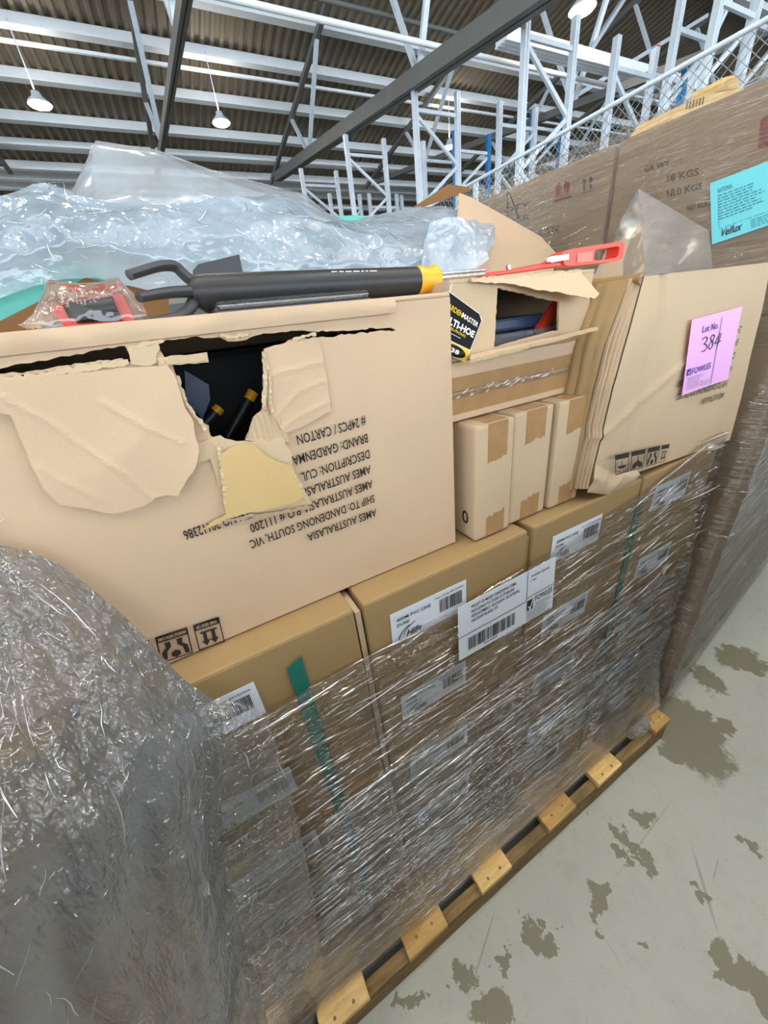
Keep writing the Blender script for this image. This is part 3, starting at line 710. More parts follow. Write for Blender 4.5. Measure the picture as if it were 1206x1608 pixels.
(ridges(grid(wr2, 150, 110), 500, pick_grid(lambda u, v: wr2(u*.84, v)), 5, .02, .26, .0010, .0034, .06).build('wrap_layer', 'wrap', wt, smooth=True, mat2='crease'))
grid(lambda u, v: wr(u, v, .016, lambda s: .44+.1*s, 8.0), 130, 70).build('wrap_layer', 'wrap', wt, smooth=True)
# big white shipping label on the wrap
yl = YF-.0165
c = Card(P(721, 1038, yl), P(867, 954, yl), P(719, 955, yl), P(873, 874, yl), (0, -1, 0), .0012)
t = thing('shipping_label', c.c[0], 'large white barcoded shipping label stuck on the stretch wrap', 'label')
c.sheet('paper', 'paper', t)
for i, s in enumerate(('PALLET OF MIXED GARDENING ITEMS', 'INCLUDING PVC DUNE CLOTHESLINE', 'REPLACEMENT, HACKSAW, SECATEURS,', 'HACKSAW BLADES, ETC')):
    c.text(s, .12, .88-i*.085, (.56, .54, .60, .38)[i], .052, .014)
c.rect(0, .44, .68, .452); c.rect(.68, .44, .685, 1); c.rect(.685, .50, 1, .51)
c.text('Available Quantity', .72, .86, .93, .045, .006).text('1 lot', .72, .78, .78, .045, .006)
c.text('FOWLES', .78, .36, .98, .10, .008)
c.shape([(.69, .24), (.69, .44), (.755, .44), (.755, .24)])
c.barcode(.09, .12, .56, .36, 44, 9).lines(.24, .07, .42, 1, .04, .02, 4)
c.ink('lettering', 'ink', t)
c.off = .0018; c.shape([(.70, .32), (.712, .33), (.722, .29), (.745, .43), (.752, .43), (.727, .25), (.717, .25)]).ink('tick_logo', 'white_ink', t)
c.lines(.69, .21, .98, 6, .035, .014, 8); c.lines(.78, .31, .98, 3, .03, .012, 9).ink('small_print', 'grey_ink', t)
# crumpled knot of wrap at the pallet's right end
def knot(u, v):
    a, b = u*2*math.pi, v*math.pi; d = V((math.cos(a)*math.sin(b)*1.3, math.sin(a)*math.sin(b)*.5, math.cos(b)*.62))
    return V((1.105, .341, .158))+d*(.036*(1+.5*fold(d, 2.2, 3)))
label(grid(knot, 40, 24).build('wrap_knot', 'clear', smooth=True), 'whitish knot of bunched wrap on the right end of the pallet', 'plastic film')

# ================================================================== TORN CARTON
YC = .458; ZC0 = ZB+5*LH+.001; ZC1 = 1.6195; XR = .357; XL = -.46; YB = .875; TK = .005
t = thing('torn_carton', (0, (YC+YB)/2, ZC0), 'big torn brown carton with upside down black lettering and a ripped hole', 'carton')
def c2(x, y): q = P(x, y, YC); return V((q.x, q.z))
holeA = [(-60, 590), (0, 579), (60, 567), (120, 556), (196, 543), (203, 556), (208, 567), (150, 573), (60, 590), (0, 600), (-60, 607)]
holeB = [(246, 545), (262, 534), (300, 530), (345, 529), (358, 536), (372, 536), (400, 527), (450, 521), (520, 519), (615, 514), (622, 518), (560, 524), (500, 530), (462, 532), (441, 540), (418, 546), (413, 556), (416, 590),
         (415, 618), (414, 640), (400, 655), (392, 678), (385, 694), (372, 700), (352, 688), (340, 690), (330, 684), (328, 668), (306, 656), (298, 640), (288, 622), (282, 596), (272, 575), (258, 562)]
hA = ragged([c2(*q) for q in holeA], .0012, .005); hB = ragged([c2(*q) for q in holeB], .0014, .005)
outer = [V(q) for q in ((XL, ZC0), (XR, ZC0), (XR, ZC1), (XL, ZC1))]
def c3(u, v):
    d = .004*noise.noise(V((u*5, 0, v*6)))+.003*fold(V((u, 0, v)), 5, 4)*max(0, min(1, (.2-u)/.3))
    edge = min(1, (XR-u)/.04, (u-XL)/.04, (v-ZC0)/.04, (ZC1-v)/.03); edge = max(0, edge)
    return V((u, YC-d*edge, v))
panel(outer, [hA, hB], .018, c3, (0, TK, 0)).build('front_panel', 'pink_kraft', t)
m = MB(); m.box((XR-.001, YC+.002, ZC0), (XR-TK, YB, ZC1)); m.build('side_panel', 'pink_kraft', t)
m = MB(); m.box((XL, YC+.002, ZC0), (XL+TK, YB, ZC1)); m.build('side_panel', 'pink_kraft', t)
MB().box((XL, YB, ZC0), (XR, YB+TK, ZC1)).build('back_panel', 'pink_kraft', t)
MB().box((XL, YC+.003, ZC0), (XR, YB, ZC0+TK)).build('bottom_panel', 'pink_kraft', t)
MB().box((XL, YC-.001, ZC1), (XR, YB+TK, ZC1+.006)).build('top_panel', 'pink_kraft', t, bevel=.003)
# rolled upper edge above the rip
def rolled(u, v):
    x = XL+(.266-XL)*u; a = v*1.0; z = ZC1+.004-.016*a
    q = V((x, YC-.004-.0012*math.sin(a*math.pi)-.0032*max(0, fold(V((x, 0, z*1.5)), 13, 2)), z)); return q
grid(rolled, 90, 6).build('crumpled_top_edge', 'pink_kraft', t, True)
def flat(outl, name, mat, y, step, bulge, seed, amp, thick=.003, rag=.001, flute=0):
    ol = ragged([V((P(px, py, y).x, P(px, py, y).z)) for px, py in outl], rag, .006)
    cx = sum(q.x for q in ol)/len(ol); cz = sum(q.y for q in ol)/len(ol)
    def f(u, v):
        e = bulge(u, v) if bulge else 0
        return V((u, y-e-amp*fold(V((u, 0, v)), 9, seed)-flute*math.sin(u*900), v))
    return panel(ol, [], step, f, (0, thick, 0)).build(name, mat, t)
lf = [(-70, 606), (0, 602), (60, 592), (120, 585), (200, 577), (262, 573), (272, 585), (284, 618), (292, 642), (303, 660), (306, 684), (312, 702), (306, 730), (291, 752), (279, 775), (262, 773), (249, 776), (236, 785), (222, 793), (190, 802), (168, 803), (130, 795), (95, 790), (75, 770), (50, 725), (20, 650), (-70, 640)]
def seg_ridges(L, y):
    S_ = [((P(*a, y).x, P(*a, y).z), (P(*b, y).x, P(*b, y).z), am, wd) for a, b, am, wd in L]
    def f(u, v):
        e = 0.0; q = V((u+.004*noise.noise(V((u*40, v*40, 1))), v+.004*noise.noise(V((u*40, v*40, 7)))))
        for a, b, am, wd in S_:
            a, b = V(a), V(b); d = b-a; t_ = max(0, min(1, (q-a).dot(d)/d.length_squared)); r_ = (q-a-d*t_).length
            e = max(e, am*math.exp(-(r_/wd)**2)) if am > 0 else e+am*math.exp(-(r_/wd)**2)
        return e
    return f
cre1 = seg_ridges([((15, 622), (75, 655), 0.00132, .0036), ((75, 655), (140, 702), 0.00149, .0036), ((140, 702), (205, 748), 0.00149, .0036), ((205, 748), (248, 778), 0.00132, .0036), ((168, 632), (240, 672), 0.00116, .0036), ((240, 672), (285, 690), 0.00099, .0036), ((0, 635), (70, 770), 0.00132, .0036), ((72, 735), (160, 780), 0.00099, .0036), ((0, 700), (40, 730), 0.00099, .0036)], YC)
cre2 = seg_ridges([((418, 592), (508, 566), 0.00099, .0036), ((430, 655), (470, 612), 0.00099, .0036), ((470, 612), (508, 598), 0.00099, .0036), ((440, 672), (512, 628), 0.00099, .0036), ((505, 540), (520, 640), -0.00066, .0036)], YC)
def lfb(u, v): return cre1(u, v)+.004+.010*max(0, (P(0, 600, YC).z-v)/.15)*max(0, min(1, (u+.12)/.1))
flat(lf, 'torn_liner_flap', 'pink_kraft', YC-.006, .0034, lfb, 6, .0028, .0015, .0007)
flat([(200, 545), (248, 536), (252, 548), (246, 568), (225, 575), (206, 572), (203, 556)], 'torn_shred', 'torn_edge', YC-.004, .006, None, 2, .003, .002, .002)
flat([(246, 562), (325, 553), (328, 569), (250, 575)], 'loose_board_strip', 'white_kraft', YC-.006, .006, None, 3, .001, .006, .0008, .0007)
flat([(398, 655), (412, 645), (436, 648), (448, 664), (455, 692), (445, 700), (398, 694), (386, 690)], 'bare_fluting', 'white_kraft', YC-.0025, .0022, None, 3, .0005, .002, .0012, .0013)
flat([(414, 548), (440, 541), (462, 535), (500, 533), (508, 560), (520, 645), (470, 672), (447, 680), (424, 646), (414, 600)], 'creased_liner', 'pink_kraft', YC-.003, .003, cre2, 8, .0015, .0015, .0008)
flat([(326, 690), (346, 684), (372, 694), (404, 692), (446, 688), (456, 705), (462, 735), (474, 758), (491, 790), (466, 800), (420, 808), (362, 821), (352, 800), (340, 745), (335, 712)], 'torn_fibre_layer', 'torn_edge', YC-.004, .007, None, 4, .0015, .003, .0025)
flat([(345, 712), (362, 701), (385, 696), (402, 700), (418, 716), (446, 727), (458, 732), (466, 752), (478, 778), (462, 789), (430, 797), (384, 806), (362, 812), (312, 834), (330, 820), (355, 806), (350, 768)], 'yellow_inner_liner', 'yellow_liner', YC-.009, .008, lambda u, v: .002, 5, .0012, .0012, .0012)
flat([(300, 700), (325, 690), (338, 700), (345, 720), (350, 760), (345, 765), (335, 735), (330, 720), (315, 725), (306, 730)], 'torn_fibre_edge', 'torn_edge', YC-.004, .006, None, 9, .002, .002, .002)
def fringe(px, wd, name, mat, y, seed):
    r = random.Random(seed); pts = [P(x, yy, y) for x, yy in px]; up, dn = [], []
    for a, b in zip(pts[:-1], pts[1:]):
        n_ = max(2, int((b-a).length/.003)); d = (b-a).normalized(); e = V((-d.z, 0, d.x))
        for k in range(n_):
            q = a.lerp(b, k/n_); up.append(q+e*wd*r.uniform(.2, 1)); dn.append(q-e*wd*r.uniform(.2, .9))
    m = MB(); k = len(up); off = V((0, .0012, 0))
    jit = [V((0, -.0015*r.random(), 0)) for _ in range(k)]
    for i in range(k-1):
        m.poly([up[i]+jit[i], up[i+1]+jit[i+1], dn[i+1]+jit[i+1], dn[i]+jit[i]], off)
    m.build(name, mat, t)
fringe([(-40, 602), (0, 599), (60, 590), (110, 582), (160, 574), (208, 568)], .0045, 'torn_paper_fringe', 'torn_edge', YC-.0085, 1)
fringe([(-40, 593), (30, 588), (100, 578), (150, 570), (200, 566)], .0025, 'torn_paper_fringe', 'white_kraft', YC-.003, 2)
fringe([(414, 552), (416, 590), (415, 625), (412, 645)], .0035, 'torn_paper_fringe', 'torn_edge', YC-.0065, 3)
fringe([(415, 560), (424, 590), (424, 630), (430, 655)], .0022, 'torn_paper_fringe', 'white_kraft', YC-.0075, 4)
fringe([(278, 590), (286, 618), (300, 645), (318, 665), (328, 684)], .0030, 'torn_paper_fringe', 'torn_edge', YC-.0090, 5)
fringe([(306, 700), (312, 722), (306, 735)], .0035, 'torn_paper_fringe', 'torn_edge', YC-.0095, 6)
fringe([(352, 818), (390, 811), (440, 805), (490, 795)], .0040, 'torn_board_edge', 'grey_kraft', YC-.0105, 7)
fringe([(340, 694), (348, 730), (352, 770), (357, 806)], .0034, 'torn_paper_fringe', 'torn_edge', YC-.0110, 8)
fringe([(452, 728), (468, 755), (484, 786)], .0032, 'torn_paper_fringe', 'torn_edge', YC-.0110, 9)
fringe([(346, 526), (362, 530), (380, 527), (395, 524)], .0030, 'torn_paper_fringe', 'torn_edge', YC-.0035, 10)
fringe([(460, 534), (480, 527), (500, 524)], .0026, 'torn_paper_fringe', 'torn_edge', YC-.0035, 11)
fringe([(205, 548), (225, 540), (245, 536), (262, 533)], .0030, 'torn_paper_fringe', 'torn_edge', YC-.0065, 12)
# printed lettering, upside down
nC = (0, -1, 0)
def cline(s, a, b, h, mat='ink', y=YC, par=None, off=.0052, name='lettering'):
    A, B = P(*a, y), P(*b, y); hv = V((0, 0, -h))
    return Card(A, B, A+hv, B+hv, nC, off).text(s, 0, 0, 1, 1, .014).ink(name, mat, par if par is not None else t)
# (baseline lies at the upper edge of each line because the print is inverted)
cline('AMES AUSTRALASIA', (588, 797), (480, 837), .0125)
cline('SHIP TO: DANDENONG SOUTH, VIC', (585, 775), (390, 847), .0125)
cline('AMES AUSTRALASIA P.O # 111200', (582, 752), (390, 822), .0125)
cline('AMES AUSTRALASIA', (579, 729), (466, 769), .0125)
cline('DESCRIPTION: CUL', (577, 705), (470, 742), .0125)
cline('BRAND: GARDENMA', (574, 680), (456, 716), .0125)
cline('# 24PCS / CARTON', (571, 653), (463, 683), .0125)
cline('ITEM NO 20112386', (398, 795), (286, 832), .0125)
c = Card(P(345, 962, YC), P(190, 1012, YC), P(356, 1005, YC), P(200, 1058, YC), nC, .0055)
picto(c, 'up', .02, .05, .30, .95); picto(c, 'hand', .36, .05, .68, .95); picto(c, 'rain', .74, .05, 1.0, .95)
c.ink('shipping_marks', 'ink', t)
c.off = .0062; c.text('THIS SIDE UP', .05, .11, .27, .10, .01).text('HANDLE WITH CARE', .38, .11, .66, .10, .01).ink('mark_titles', 'pink_kraft', t)
# what lies inside, seen through the rip
cY = .56
label(MB().poly([P(x, y, cY) for x, y in ((290, 582), (328, 604), (330, 628), (318, 658), (292, 628))], (0, .003, 0)).build('product_card', 'navy'), 'dark navy product card inside the torn carton', 'product card')
label(MB().box((XL+.01, .62, ZC0+TK+.001), (XR-.01, .86, ZC1-.03)).build('dark_fill_block', 'deep_black', bevel=.01), 'black block for packed contents and the dark inside of the torn carton', 'package')  # stands for packed contents; blackened so the inside reads as deep shade
for i, (a, b) in enumerate((((350, 700), (398, 615)), ((300, 690), (345, 640)))):
    th = thing('garden_tool', P(*a, .60), ('dark tool with yellow tip, higher inside the torn carton', 'dark tool with yellow tip, lower inside the torn carton')[i], 'garden tool')
    A, B = P(*a, .60), P(*b, .61); MB().tube([A, A.lerp(B, .85)], .008, 12).build('handle', 'black_plastic', th, True); MB().tube([A.lerp(B, .85), B], .0085, 12).build('yellow_tip', 'yellow', th, True)
ZT = ZC1+.0062
# ================================================================== THINGS ON THE TORN CARTON
yh = .53
t = thing('hand_cultivator', P(480, 452, yh), 'black multi tool with three prongs, hoe blade and yellow handle end', 'garden tool')
a, b = P(318, 460, yh), P(655, 446, yh); a.z = max(a.z, ZT+.0195); b.z = a.z-.004; d = (b-a).normalized(); rh = .0185
MB().tube([a, a.lerp(b, .02), a.lerp(b, .5), b], [rh*.92, rh*1.03, rh, rh*.98], 28).build('handle', 'black_plastic', t, True)
L = .034
MB().tube([b-d*.002, b+d*.004, b+d*.012, b+d*.022, b+d*.030, b+d*L], [rh*.98, rh*1.05, rh*.92, rh*.93, rh*1.08, rh*.98], 28).build('end_grip', 'yellow', t, True)
MB().tube([a-d*.012, a-d*.004, a+d*.004], [rh*.75, rh*.98, rh*1.0], 28).build('head_socket', 'black_plastic', t, True)
def tine(px, w0):
    pts = [P(x, y, yy) for x, y, yy in px]
    m = MB(); sm = []
    for i in range(len(pts)-1):
        for k in range(5): sm.append(pts[i].lerp(pts[i+1], k/5))
    sm.append(pts[-1])
    for _ in range(3): sm = [sm[0]]+[(sm[i-1]+sm[i]*2+sm[i+1])/4 for i in range(1, len(sm)-1)]+[sm[-1]]
    m.tube(sm, [w0*.8+w0*.3*(i/len(sm)) for i in range(len(sm))], 10, .8); m.build('tine', 'tool_grey', t, True)
tine([(203, 432, .50), (250, 417, .52), (275, 417, .53), (292, 435, .53), (316, 452, .53)], .0075)
tine([(218, 467, .49), (265, 459, .51), (318, 457, .53)], .0075)
tine([(230, 508, .485), (275, 500, .49), (297, 488, .51), (305, 470, .53), (318, 464, .53)], .0075)
MB().poly([P(x, y, yh+.02) for x, y in ((303, 440), (303, 424), (312, 414), (330, 410), (376, 399), (384, 440))], (0, .004, 0)).build('hoe_blade', 'tool_grey', t, bevel=.001)
t2 = [P(x, y, yh+.012) for x, y in ((308, 466), (330, 466), (345, 489), (330, 494), (312, 484))]
MB().poly(t2, (0, .004, 0)).build('blade_neck', 'tool_grey', t, bevel=.001)
Card(P(520, 428.5, yh-.02), P(612, 427, yh-.02), P(520, 427, yh-.02), P(612, 425, yh-.02), (0, -.6, .8), .001).lines(0, 0, 1, 1, .5, .9, 3).ink('handle_print', 'white_ink', t)
# blister pack
yb = .475
t = thing('blister_pack', P(460, 480, yb), 'flat clear blister pack with black contents under the cultivator handle', 'package')
def bp(x, y, dy=0.0): q = P(x, y, yb+dy); q.z = max(q.z, ZT+.001); return q
A, B = P(343, 497, yb), P(582, 474, yb); A.z = B.z = ZT+.0005
MB().poly([A, B, B+V((0, .1, 0)), A+V((0, .1, 0))], (0, 0, .0015)).build('backing_card', 'black_gloss', t)
MB().box((A.x+.004, yb+.003, ZT+.002), (B.x-.006, yb+.09, ZT+.0095)).build('black_contents', 'black_gloss', t, bevel=.003)
MB().box((A.x+.001, yb-.001, ZT+.0022), (B.x-.001, yb+.095, ZT+.0115)).build('clear_shell', 'shell_film', t, bevel=.004)
# red tool in a clear bag
yr = .50
t = thing('bagged_red_tool', P(140, 505, yr), 'red plastic tool in a clear bag on the torn carton left', 'garden tool')
q0, q1 = P(108, 528, yr), P(214, 508, yr); zt_ = P(214, 486, yr).z
m = MB(); zb_ = ZT+.001; hh = .026
outl = [V((q0.x, zb_)), V((q1.x, zb_)), V((q1.x-.003, zb_+hh)), V((q0.x+.03, zb_+hh*.95)), V((q0.x-.004, zb_+hh*.7))]
hole = [V((q1.x-.055, zb_+.008)), V((q1.x-.017, zb_+.008)), V((q1.x-.019, zb_+.02)), V((q1.x-.055, zb_+.02))]
panel(outl, [hole], .01, lambda u, v: V((u, yr, v)), (0, .035, 0)).build('red_body', 'red', t)
MB().box((q1.x-.056, yr+.012, zb_+.007), (q1.x-.016, yr+.03, zb_+.021)).build('slot_insert', 'tool_grey', t)
MB().tube([(q0.x+.012, yr-.004, zb_+.012), (q0.x+.05, yr-.004, zb_+.013)], [.009, .011], 14).build('black_grip', 'black_plastic', t, True)
def bag(u, v):
    xa, xb = P(40, 520, yr).x, P(232, 500, yr).x; x = xa+(xb-xa)*u; ang = -.35+v*(math.pi+.5)
    hgt = .036*min(1, u*3.2, (1-u)*5+.35); p = V((x, yr+.017-math.cos(ang)*.032, zb_+max(0, math.sin(ang))*hgt)); return p+V((0, 0, abs(crumple(p, .007, 3, 16))))
grid(bag, 60, 40).build('clear_bag', 'bag_film', t, True)
# swing tag of the cultivator
yt = .472
c = Card(P(672, 545, yt), P(731, 569, yt), P(702, 455, yt), P(759, 497, yt), nC, .001)
t = thing('swing_tag', P(715, 512, yt), 'black and yellow swing tag hanging beside the torn carton corner', 'tag')
def tagpt(u, v): return c.pt(u, v)
tc = Card(*c.c, nC, .0004); 
ring = [(0, .02), (0, .98), (.03, 1), (.88, 1), (1, .93), (1, .03), (.97, 0), (.03, 0)]
MB().poly([tc.pt(*q) for q in ring], (0, .0012, 0)).build('tag_board', 'white_ink', t)
tc.off = .0009; tc.shape([(.01, .27), (.985, .27), (.985, .90), (.88, .985), (.01, .985)]).ink('black_field', 'deep_black', t)
tc.shape([(.01, .01), (.985, .01), (.985, .25), (.01, .25)]).ink('yellow_field', 'yellow_ink', t)
tc.off = .0014; tc.text('MASTER', .50, .74, .94, .09, .02); tc.text('MULTI-HOE', .0, .52, .94, .12, .04).lines(.3, .38, .75, 1, .05, .012, 3).ink('white_lettering', 'white_ink', t)
tc.text('GARDEN', .05, .74, .50, .09, .02).text('TRI-PRONG', .3, .44, .75, .05).ink('yellow_lettering', 'yellow_ink', t)
tc.shape([(.62+.30*math.cos(a_*math.pi/10), .12+.11*math.sin(a_*math.pi/10)) for a_ in range(20)]).ink('black_spot', 'black_gloss', t)
tc.off = .0019; tc.text('38', .52, .08, .74, .08, .03).ink('spot_number', 'white_ink', t)
MB().tube([P(706, 460, yt), P(709, 448, yt+.004), P(712, 441, yt+.012)], .0006, 6).build('tag_string', 'white_ink', t)

# ================================================================== MIDDLE PILE: three small cartons, taped carton, opened carton, red tool
ys = .435
def small(x0, x1, zt, dy, lab, skew):
    y = ys+dy; z0 = ZC0
    t = thing('small_carton', ((x0+x1)/2, y, z0), lab, 'carton', 'three small upright cartons')
    MB().box((x0, y, z0), (x1, y+.36, zt)).build('carton_body', 'white_kraft', t, bevel=.006)
    w_ = x1-x0; tm = (x0+x1)/2+.005
    def jag(z, n=12): return [(tm-w_*.25+w_*.5*i/n, z+random.uniform(-.003, .003)+.006*i/n) for i in range(n+1)]
    up = [(tm+w_*.25, zt-.001), (tm-w_*.25, zt-.001)]+jag(zt-.068+skew)
    MB().poly([(x, y, z) for x, z in up], (0, -.0008, 0)).build('tape_end', 'tape', t)
    MB().poly([(tm-w_*.25, y+.004, zt), (tm+w_*.25, y+.004, zt), (tm+w_*.25, y+.35, zt), (tm-w_*.25, y+.35, zt)], (0, 0, .0008)).build('tape_strip', 'tape', t)
    lo = [(tm-w_*.25, z0+.004), (tm+w_*.25, z0+.004)]+list(reversed(jag(z0+.042)))
    MB().poly([(x, y, z) for x, z in lo], (0, -.0008, 0)).build('tape_end', 'tape', t)
    return t
t1 = small(.384, .470, 1.437, .0, 'small upright taped carton, left of three, beside the torn carton', 0)
small(.475, .572, 1.438, .006, 'small upright taped carton, middle of three', .008)
small(.581, .668, 1.438, .002, 'small upright taped carton, right of three, next to the crumpled carton', .004)
cc = Card((.384, .47, 1.25), (.384, .44, 1.25), (.384, .47, 1.27), (.384, .44, 1.27), (-1, 0, 0), .001)
cc.text('0', 0, .1, .6, 1.3).ink('lettering', 'ink', t1)
yl2 = .478; z1 = 1.4395; z2 = 1.532
t = thing('taped_carton', (.5, yl2, z1), 'long flat carton with two brown tape strips on the small cartons', 'carton')
MB().box((.362, yl2, z1), (.694, yl2+.40, z2)).build('carton_body', 'pink_kraft', t, bevel=.004)
for a_, b_ in ((.047, .070), (.012, .044)):
    MB().poly([(.364, yl2, z1+a_), (.692, yl2, z1+a_), (.692, yl2, z1+b_), (.364, yl2, z1+b_)], (0, -.0008, 0)).build('tape_strip', 'tape', t)
def shine(u, v): return V((.362+.332*u, yl2-.002-.001*noise.noise(V((u*30, v*9, 1))), z1+.038+.012*v+.003*noise.noise(V((u*12, 0, 2)))))
grid(shine, 60, 4).build('tape_shine', 'shell_film', t)  # pale film strip laid over the tape as its highlight
# opened carton on top
z3 = 1.637; xa, xb = .372, .686; y0 = yl2
t = thing('opened_carton', (.5, y0, z2), 'opened brown carton with ragged window, flap hanging down and contents showing', 'carton')
win = [(460+0, 0)]
def o2(x, y): q = P(x, y, y0); return V((q.x, q.z))
wpts = [o2(*q) for q in ((782, 452), (820, 460), (858, 470), (879, 474), (878, 518), (840, 527), (777, 545))]
wpts = ragged(wpts, .001, .006)
outer = [V(q) for q in ((xa, z2+.001), (xb, z2+.001), (xb, z3), (xa, z3))]
panel(outer, [wpts], .02, lambda u, v: V((u, y0+.001, v)), (0, .004, 0)).build('front_panel', 'white_kraft', t)
MB().box((xa, y0+.005, z2+.001), (xa+.004, y0+.36, z3)).build('side_panel', 'white_kraft', t)
MB().box((xb-.004, y0+.005, z2+.001), (xb, y0+.36, z3)).build('side_panel', 'white_kraft', t)
MB().box((xa, y0+.36, z2+.001), (xb, y0+.364, z3)).build('back_panel', 'white_kraft', t)
MB().box((xa, y0+.005, z2+.001), (xb, y0+.36, z2+.005)).build('bottom_panel', 'white_kraft', t)
MB().box((xa, y0, z3), (xb, y0+.364, z3+.004)).build('top_panel', 'white_kraft', t)
fp = ragged([o2(*q) for q in ((735, 438), (800, 432), (908, 424), (906, 466), (893, 474), (870, 468), (845, 462), (820, 458), (795, 448), (775, 446), (755, 446), (737, 444))], .0012, .006)
panel(fp, [], .012, lambda u, v: V((u, y0-.004-.030*max(0, (z3-v)/.03)-.002*fold(V((u, 0, v)), 14, 1), v)), (0, .004, 0)).build('ragged_top_flap', 'white_kraft', t)
def lowflap(u, v):
    A, B = P(742, 545, y0-.002), P(905, 512, y0-.002); C_, D = P(738, 566, y0-.05), P(938, 515, y0-.05)
    A.z = B.z = z2+.004
    p = A.lerp(B, u).lerp(C_.lerp(D, u), v); return p+V((0, 0, .002*fold(p, 16, 2)+.004*math.sin(v*math.pi)))
g = grid(lowflap, 40, 8); g2 = grid(lambda u, v: lowflap(u, v)-V((0, 0, .005)), 40, 8, mb=g)
for i in range(40): g.f.append((8*41+i, 8*41+i+1, 9*41+8*41+i+1, 9*41+8*41+i))
g.build('hanging_flap', 'pink_kraft', t)
def fl_edge(u, v): p = lowflap(u, 1)+V((0, -.001, -.005*v)); return p+V((0, -.0015*math.sin(u*330), 0))
grid(fl_edge, 300, 2).build('corrugated_edge', 'torn_edge', t)
MB().box((xb-.085, y0-.0005, z2+.01), (xb-.0, y0+.0015, z3-.004)).build('right_lip', 'pink_kraft', t) if False else None
# contents
zz = z2+.0055
label(MB().box((.40, y0+.03, zz), (.655, y0+.30, zz+.022)).build('grey_sleeve', 'thin_film', bevel=.004), 'grey plastic sleeve lying low in the opened carton', 'package')
label(MB().box((.41, y0+.05, zz+.024), (.63, y0+.30, zz+.045)).build('blue_grey_pack', 'navy', bevel=.005), 'blue grey package lying on top inside the opened carton', 'package')
m = MB().bar(P(846, 520, y0+.04), P(880, 470, y0+.06), .012, .02); label(m.build('red_bar', 'red', bevel=.002), 'red bar standing askew at the right inside the opened carton', 'tool part')
# red handled tool lying on top
yz = .60
t = thing('red_handled_tool', P(880, 400, yz), 'red handled tool with slotted grip lying on the opened carton', 'garden tool')
def rp(x, y, dy=0.0): return P(x, y, yz+dy)
MB().poly([rp(*q) for q in ((757, 429), (800, 423), (858, 411), (888, 396), (892, 417), (860, 421), (800, 430), (758, 436))], (0, .018, 0)).build('red_arm', 'red', t, bevel=.002)
def r2(x, y): q = P(x, y, yz-.004); return V((q.x, q.z))
def rnd(pts, n=4):
    out = []
    for i in range(len(pts)):
        p0, p1, p2 = pts[i-1], pts[i], pts[(i+1) % len(pts)]
        for k in range(n+1): s_ = k/n; A = p1.lerp(p0, .22*(1-s_)); B = p1.lerp(p2, .22*s_); out.append(A.lerp(B, s_))
    return out
og = rnd([r2(*q) for q in ((882, 393), (982, 378), (978, 409), (886, 419))]); ih = rnd([r2(*q) for q in ((934, 392), (974, 386), (970, 404), (933, 410))])
panel(og, [ih], .012, lambda u, v: V((u, yz-.004, v)), (0, .03, 0)).build('slotted_grip', 'red', t)
MB().poly([V((q.x, yz-.0055, q.y)) for q in [r2(*z) for z in ((906, 398), (930, 394), (929, 410), (905, 413))]], (0, .001, 0)).build('pale_inset', plain('pale_red_plastic', (235, 120, 100), .4), t)
MB().bar(rp(862, 408, -.008), rp(890, 404, -.008), .011, .011).build('steel_pin', 'chrome', t, bevel=.001)
MB().bar(rp(866, 402, -.008), rp(866, 413, -.008), .004, .004).build('bolt', 'chrome', t)
MB().bar(rp(797, 417, .01), rp(799, 424, .01), .006, .006).build('bolt', 'chrome', t)
MB().tube([rp(688, 437), rp(760, 430)], .0035, 10).build('steel_rod', 'chrome', t, True)
MB().tube([rp(690, 430, .02), rp(762, 424, .02)], .0025, 10).build('steel_rod', 'chrome', t, True)

# ================================================================== CRUMPLED CARTON with the pink tag
yR = .41
t = thing('crumpled_carton', (.95, yR, ZC0), 'crumpled brown carton with a pink lot tag, right end of the pile', 'carton')
FL = [P(x, y, yR) for x, y in ((1012, 434), (988, 520), (962, 605), (945, 690), (926, 768))]
FRr = [P(x, y, yR) for x, y in ((1213, 411), (1198, 490), (1180, 560), (1165, 625), (1150, 690))]
for q in FRr: q.x = min(q.x, 1.268)
BKr = 1.236
def frontp(u, v):
    a, b = curve_at(FL, v), curve_at(FRr, v); p = a.lerp(b, u)
    cr = .005*fold(V((p.x, 0, p.z)), 5, 12)*max(0, 1-u*1.3)+.0012*noise.noise(V((p.x*7, 1, p.z*7)))
    crease = -.006*math.exp(-((u-.12-.07*math.sin(v*3))/.02)**2)
    diag = .005*math.exp(-((p.z-(1.41+.42*(p.x-.80)))/.006)**2)*(1 if p.x < 1.0 else 0)
    return p+V((0, -cr-crease-diag*1.0+.002, 0))
g = grid(frontp, 60, 50)
grid(lambda u, v: frontp(u, v)+V((0, .005, 0)), 60, 50, mb=g)
g.build('front_panel', 'white_kraft', t, True)
